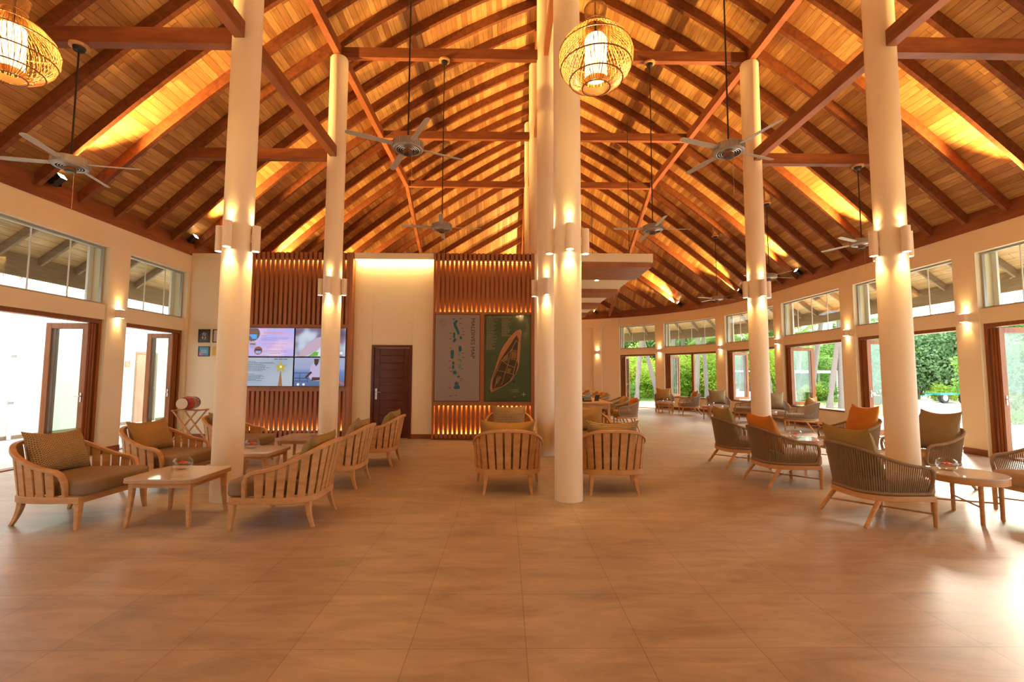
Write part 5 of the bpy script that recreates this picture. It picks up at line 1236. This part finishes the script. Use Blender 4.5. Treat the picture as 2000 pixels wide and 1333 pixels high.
bark = plain('bark', (0.30, 0.25, 0.20), 0.9, noise=0.2, nscale=10)
CL = []
for i in range(4):
    me = leaf_cloud(5200, 1, 1, 1, 0.085, 11 + i, 0.4).mesh('foliage', 0); CL.append(me)
CM = {}
def shrub(x, y, rx, rz, mi, label, name='shrub', cat='shrub', group=None, z=0.0, stem=False, v=0):
    t = thing(name, label, cat, (x, y, z), random.random() * 6, group)
    key = (v % 4, mi)
    if key not in CM: me = CL[v % 4].copy(); me.materials.clear(); me.materials.append(LM[mi]); CM[key] = me
    o = bpy.data.objects.new('foliage', CM[key]); COL.objects.link(o); o.parent = t; o.scale = (rx, rx, rz); o.location = (0, 0, rz * 0.86 if not stem else stem)
    mb = MB(); h = (rz * 0.8 if not stem else stem)
    for k in range(4):
        a = k * 1.6; mb.tube([(0.03 * k, 0, -0.03), (math.cos(a) * rx * 0.25, math.sin(a) * rx * 0.25, h * 0.6), (math.cos(a) * rx * 0.5, math.sin(a) * rx * 0.5, h * 1.2)], [0.05, 0.035, 0.015], 6)
    mb.build('stems', bark, t); return t
def W(pxx, Y): return ((pxx - 988) / 915.0 * Y, Y)     # helper for laying out the garden along bearings from the hall
# shrubs seen through the openings, left to right
SH = [(1222, 31, 1.6, 1.6, 0, 'bright green shrub at the left of the far garden doorway'), (1248, 33, 1.7, 1.9, 0, 'yellow green shrub behind the leaning palm trunks in the far doorway'), (1272, 29.5, 1.5, 1.1, 0, 'low bright fern clump at the right of the far doorway'),
      (1230, 27.5, 0.8, 0.55, 1, 'low grassy tuft on the left of the far doorway'), (1318, 30, 1.6, 1.5, 0, 'bright shrub through the far folding window, left half'), (1345, 32, 1.5, 1.7, 0, 'bright shrub behind the window post of the far folding window'), (1378, 30, 1.7, 1.7, 0, 'bright shrub through the far folding window, right half'),
      (1402, 34, 1.7, 1.8, 1, 'green shrub beside the pier between two windows'), (1425, 32, 1.6, 1.9, 1, 'green shrub seen left of the far right column'), (1452, 36, 1.8, 2.4, 1, 'tall green shrub behind the golf cart'), (1500, 30, 1.5, 1.8, 0, 'green shrub seen right of the far right column'),
      (1545, 33, 1.8, 2.0, 1, 'green shrub behind the glazed leaf of the big folding window'), (1580, 36, 1.9, 2.2, 1, 'green shrub left of the white shelter'), (1612, 27, 1.0, 0.6, 1, 'low green plants in front of the white shelter'), (1590, 27, 0.9, 0.55, 0, 'low plants on the lawn by the palm base'), (1640, 40, 2.2, 2.6, 1, 'green shrub behind the white shelter, right side')]
for i, (u, Y, rx, rz, mi, lb) in enumerate(SH): shrub(*W(u, Y), rx, rz, mi, lb, v=i)
BL = ['left part of the far doorway', 'right part of the far doorway', 'left of the far folding window', 'right of the far folding window', 'behind the third window pier', 'behind the golf cart', 'just right of the far right column', 'through the big folding window', 'at the right of the big folding window', 'behind the pier right of the big window', 'above the far doorway', 'above the far folding window', 'above the far right column', 'above the big folding window']
BK = [(1215, 40, 3.2, 3.6, 3), (1262, 42, 3.4, 4.2, 3), (1310, 44, 3.6, 4.4, 1), (1362, 43, 3.4, 4.6, 3), (1412, 45, 3.6, 4.6, 1), (1465, 46, 3.8, 4.8, 3), (1520, 46, 3.6, 4.6, 1), (1575, 48, 3.8, 3.3, 3), (1630, 50, 3.8, 3.2, 1), (1680, 48, 3.6, 4.4, 3), (1240, 52, 4, 6.5, 1), (1340, 54, 4.2, 7, 1), (1440, 56, 4.4, 7, 1)]
for i, (u, Y, rx, rz, mi) in enumerate(BK): shrub(*W(u, Y), rx, rz, mi, ('tall far tree crown, ' if Y > 50 else 'dark leafy tree at the back, ') + BL[i], 'garden_tree', 'tree', 'leafy trees at the back of the garden', v=i + 1)
HG = [(1690, 25, 1.5, 1.7, 2, 'bluish green shrub seen through the glazed leaf left of the nearest right column'), (1722, 26, 1.7, 1.9, 2, 'bluish shrub just left of the nearest right column'), (1765, 26, 1.7, 2.1, 2, 'tall bluish shrub hidden behind the nearest right column'), (1800, 25, 1.8, 2.2, 2, 'tall bluish shrub through the doorway right of the nearest column, left part'),
      (1838, 24.5, 1.8, 2.1, 2, 'dense bluish shrub in the middle of the doorway right of the nearest column'), (1872, 24, 1.7, 2.2, 1, 'leafy green shrub beside the pier on the right'), (1850, 22, 0.8, 0.45, 0, 'low yellow green plants at the foot of the tall shrubs'), (1905, 23, 1.7, 2.0, 2, 'shrub behind the pier at the right'),
      (1945, 17.5, 1.3, 1.7, 1, 'loose green shrub through the rightmost glazed leaf'), (1990, 17, 1.3, 1.5, 2, 'shrub at the right edge of the picture'), (2040, 17, 1.4, 1.6, 1, 'shrub beyond the right edge')]
for i, (u, Y, rx, rz, mi, lb) in enumerate(HG): k_ = 1.2 if Y > 20 else 1.0; shrub(*W(u, Y * k_), rx * k_, rz * k_, mi, lb, v=i)
for i, (u, Y) in enumerate([(1700, 34), (1740, 33), (1790, 34), (1850, 32), (1900, 31), (1960, 27), (2030, 26)]): shrub(*W(u, Y), 2.6, 1.6, 1 + i % 2, 'leafy tree crown above the roadside shrubs, ' + ('by the glazed leaf', 'left of the nearest right column', 'behind the nearest right column', 'in the doorway right of the column', 'behind the right pier', 'at the right edge of the picture', 'beyond the right edge')[i], 'roadside_tree', 'tree', 'trees above the roadside shrubs', stem=4.2, v=i)
t = thing('clipped_hedge', 'low clipped green hedge at the right edge beyond the open door', 'hedge', (*W(1985, 14.2), -0.03))
hm = leaf_cloud(3500, 2.4, 0.4, 0.22, 0.07, 5, 0.0).mesh('foliage', 0); hm.materials.append(LM[1]); o = bpy.data.objects.new('foliage', hm); COL.objects.link(o); o.parent = t; o.location = (0.6, 0, 0.2)
mb = MB()
for k in range(9): mb.tube([(-1.3 + k * 0.45, 0, 0), (-1.3 + k * 0.45, 0, 0.2)], 0.02, 6)
mb.build('stems', bark, t)
# palms
def frond_mesh(seed):
    rnd = random.Random(seed); mb = MB()
    for f in range(15):
        a = 2 * PI * f / 15 + rnd.uniform(-.2, .2); el = rnd.uniform(-0.1, 1.0); L = rnd.uniform(2.2, 3.0); d = Vector((math.cos(a), math.sin(a), 0)); pts = []
        for i in range(13):
            t_ = i / 12; h = math.sin(el) * L * t_ - 1.5 * t_ * t_ * (1.15 - 0.4 * el); pts.append(d * (L * t_ * math.cos(el * 0.7)) + Vector((0, 0, h)))
        mb.tube(pts, [0.03 * (1 - i / 13.5) + 0.004 for i in range(13)], 4, caps=False)
        sd = Vector((-d.y, d.x, 0))
        for i in range(1, 13):
            for q in range(3):
                p = pts[i - 1].lerp(pts[i], q / 3); ll = 0.62 * math.sin(PI * min(0.98, (i + q / 3) / 13.2) ** 0.7) + 0.12
                for s_ in (1, -1):
                    tip = p + sd * s_ * ll * 0.8 + d * ll * 0.45 + Vector((0, 0, -ll * 0.45 + rnd.uniform(-.05, .05))); mb.add([p - d * 0.02, p + d * 0.025, tip], [(0, 1, 2)])
    return mb.mesh('fronds', 0)
PF = [frond_mesh(1), frond_mesh(2)]
for me in PF: me.materials.append(leafmat('palm_fronds', (0.16, 0.30, 0.06), (0.34, 0.44, 0.10)))
pbark = plain('palm_bark', (0.19, 0.165, 0.15), 0.9, noise=0.25, nscale=14)
def palm(x, y, h, lx, ly, r, label, v=0):
    t = thing('palm_tree', label, 'palm tree', (x, y, 0)); pts = []; rs = []
    for i in range(40):
        t_ = i / 39; pts.append((lx * t_ ** 1.2, ly * t_ ** 1.2, -0.05 + h * t_)); rs.append(r * (1.3 - 0.65 * min(1, t_ * 7)) if t_ < 0.143 else r * (0.65 + 0.35 * (1 - t_)) + (0.006 if i % 2 else 0))
    MB().tube(pts, rs, 12).build('trunk', pbark, t, smooth=60)
    o = bpy.data.objects.new('fronds', PF[v % 2]); COL.objects.link(o); o.parent = t; o.location = pts[-1]; return t
PM = [(1243, 27, 6.5, 0.75, 0.2, 0.20, 'palm whose trunk leans right in the far garden doorway, base on the left'), (1284, 27.5, 6.5, -1.6, 0.2, 0.19, 'palm whose trunk leans left across the far garden doorway'), (1312, 27, 6, 0.3, 0, 0.18, 'palm trunk at the left of the far folding window'),
      (1361, 26, 6.2, 0.35, 0.1, 0.19, 'palm trunk just right of the window post'), (1381, 26.5, 6.5, -0.2, 0.1, 0.17, 'slender upright palm trunk in the far folding window'), (1430, 26, 6, -0.3, 0, 0.18, 'palm trunk left of the golf cart'), (1508, 24, 6, -0.9, 0, 0.19, 'palm trunk just right of the far right column'),
      (1553, 24, 6, -0.35, 0, 0.19, 'palm trunk seen through the open window leaf'), (1586, 25.5, 6.5, 1.3, 0.2, 0.20, 'palm leaning right in the big folding window, base at its left'), (1622, 21, 6, 1.3, 0.2, 0.17, 'palm leaning right in the big folding window, middle one'), (1646, 21, 6, 0.15, 0.1, 0.17, 'palm trunk at the right edge of the big folding window'), (1704, 20, 6.5, -0.2, 0, 0.17, 'palm seen through the glazed leaf left of the nearest right column')]
for i, (u, Y, h, lx, ly, r, lb) in enumerate(PM): palm(*W(u, Y), h, lx, ly, r * 0.72, lb, i)
for i, (u, Y, h) in enumerate([(1330, 33, 4.6), (1400, 31, 4.0), (1450, 30, 3.8), (1660, 30, 4.4), (1560, 30, 4.2)]): palm(*W(u, Y), h, 0.3, 0, 0.16, 'shorter palm among the shrubs behind the trunks, %s' % ('far window', 'third pier', 'far right column', 'pier right of the big window', 'big folding window')[i], i)
# white shelter, golf cart, trailer and rack
x, y = W(1603, 30)
t = thing('white_shelter', 'white open shelter behind the palms in the big folding window', 'shelter', (x, y, 0)); wm = plain('white_paint', (0.8, 0.82, 0.82), 0.5)
mb = MB(); mb.box(-2.4, 1.6, -1.2, 1.2, 1.62, 1.78); mb.build('roof', wm, t)
mb = MB()
for u in (-2.3, -1.0, 0.4, 0.75, 1.5): mb.box(u - 0.05, u + 0.05, -1.15, -1.05, -0.03, 1.62); mb.box(u - 0.05, u + 0.05, 1.05, 1.15, -0.03, 1.62)
mb.build('posts', wm, t); mb = MB(); mb.box(0.4, 1.5, -1.1, -1.06, -0.03, 0.8); mb.box(-2.3, 0.4, 1.06, 1.1, -0.03, 0.7); mb.build('low_wall', wm, t)
x, y = W(1462, 23)
t = thing('golf_cart', 'small white and black golf cart on the lawn left of the far right column', 'cart', (x, y, 0), math.radians(70))
mb = MB(); mb.box(-0.95, 0.95, -0.5, 0.5, 0.28, 0.45); mb.box(0.55, 1.0, -0.45, 0.45, 0.45, 0.75); mb.box(-0.9, -0.3, -0.48, 0.48, 0.45, 0.68); mb.build('body', wm, t, bevel=0.03)
mb = MB(); mb.box(-0.85, 0.75, -0.5, 0.5, 1.62, 1.68); mb.build('roof', plain('cart_roof', (0.75, 0.75, 0.72), 0.5), t, bevel=0.02)
mb = MB()
for a in (-0.8, 0.65):
    for c_ in (-0.46, 0.46): mb.tube([(a, c_, 0.4), (a, c_, 1.63)], 0.018, 6)
mb.build('roof_posts', M['black'], t); mb = MB(); mb.box(-0.6, -0.1, -0.42, 0.42, 0.68, 0.78); mb.box(-0.68, -0.58, -0.42, 0.42, 0.75, 1.12); mb.build('seat', M['black'], t, bevel=0.02)
for a in (-0.65, 0.7):
    for c_ in (-0.5, 0.5):
        mb = MB(); mb.tube([(a, c_ - 0.07, 0.2), (a, c_ + 0.07, 0.2)], 0.22, 18); mb.build('wheel', M['black'], t)
x, y = W(1866, 25.2)
t = thing('green_trailer', 'low green trailer with a silver wheel by the roadside shrubs', 'trailer', (x, y, -0.03), math.radians(10)); gp = plain('green_paint', (0.03, 0.22, 0.16), 0.4)
mb = MB(); mb.box(-1.3, 0.5, -0.4, 0.4, 0.48, 0.58); mb.beam((-1.3, 0, 0.52), (-2.0, 0, 0.40), 0.06, 0.05); mb.build('bed', gp, t); 
for c_ in (-0.5, 0.5):
    mb = MB(); mb.tube([(0.1, c_ - 0.08, 0.29), (0.1, c_ + 0.08, 0.29)], 0.29, 24); w_ = mb.build('wheel', M['black'], t); mb = MB(); mb.tube([(0.1, c_ - 0.09, 0.29), (0.1, c_ + 0.09, 0.29)], 0.17, 20); mb.build('rim', M['steel'], w_)
x, y = W(1703, 13.0); yel = plain('yellow_rack', (0.62, 0.33, 0.03), 0.5)
t = thing('yellow_rack', 'yellow slatted rack outside, seen through glass left of the nearest right column', 'rack', (x, y, -0.03), math.radians(-20))
mb = MB(); mb.box(-0.5, 0.5, -0.25, 0.25, 0.62, 0.66)
for k in range(14): mb.box(-0.5 + k * 0.0754, -0.47 + k * 0.0754, -0.25, -0.23, 0.42, 0.62)
mb.box(-0.5, 0.5, -0.25, -0.23, 0.38, 0.42); mb.build('tray', yel, t); mb = MB()
for a in (-0.47, 0.47):
    for c_ in (-0.22, 0.22): mb.box(a - 0.02, a + 0.02, c_ - 0.02, c_ + 0.02, 0, 0.62)
mb.build('legs', yel, t); bk = plain('dark_bin', (0.02, 0.03, 0.025), 0.5)
c_, s_ = math.cos(math.radians(-20)), math.sin(math.radians(-20))
for k in range(4):
    u = -0.36 + k * 0.24; o = MB().prism([(-0.09, -0.12), (0.09, -0.12), (0.09, 0.12), (-0.09, 0.12)], 0, 0.26).build('black_jug', bk, loc=(x + c_ * u, y + s_ * u, 0.632), rotz=math.radians(-20), bevel=0.02)
    tag(o, 'black container, %s on the yellow rack outside' % ('leftmost', 'second from left', 'third from left', 'rightmost')[k], 'container', 'black containers on the rack')
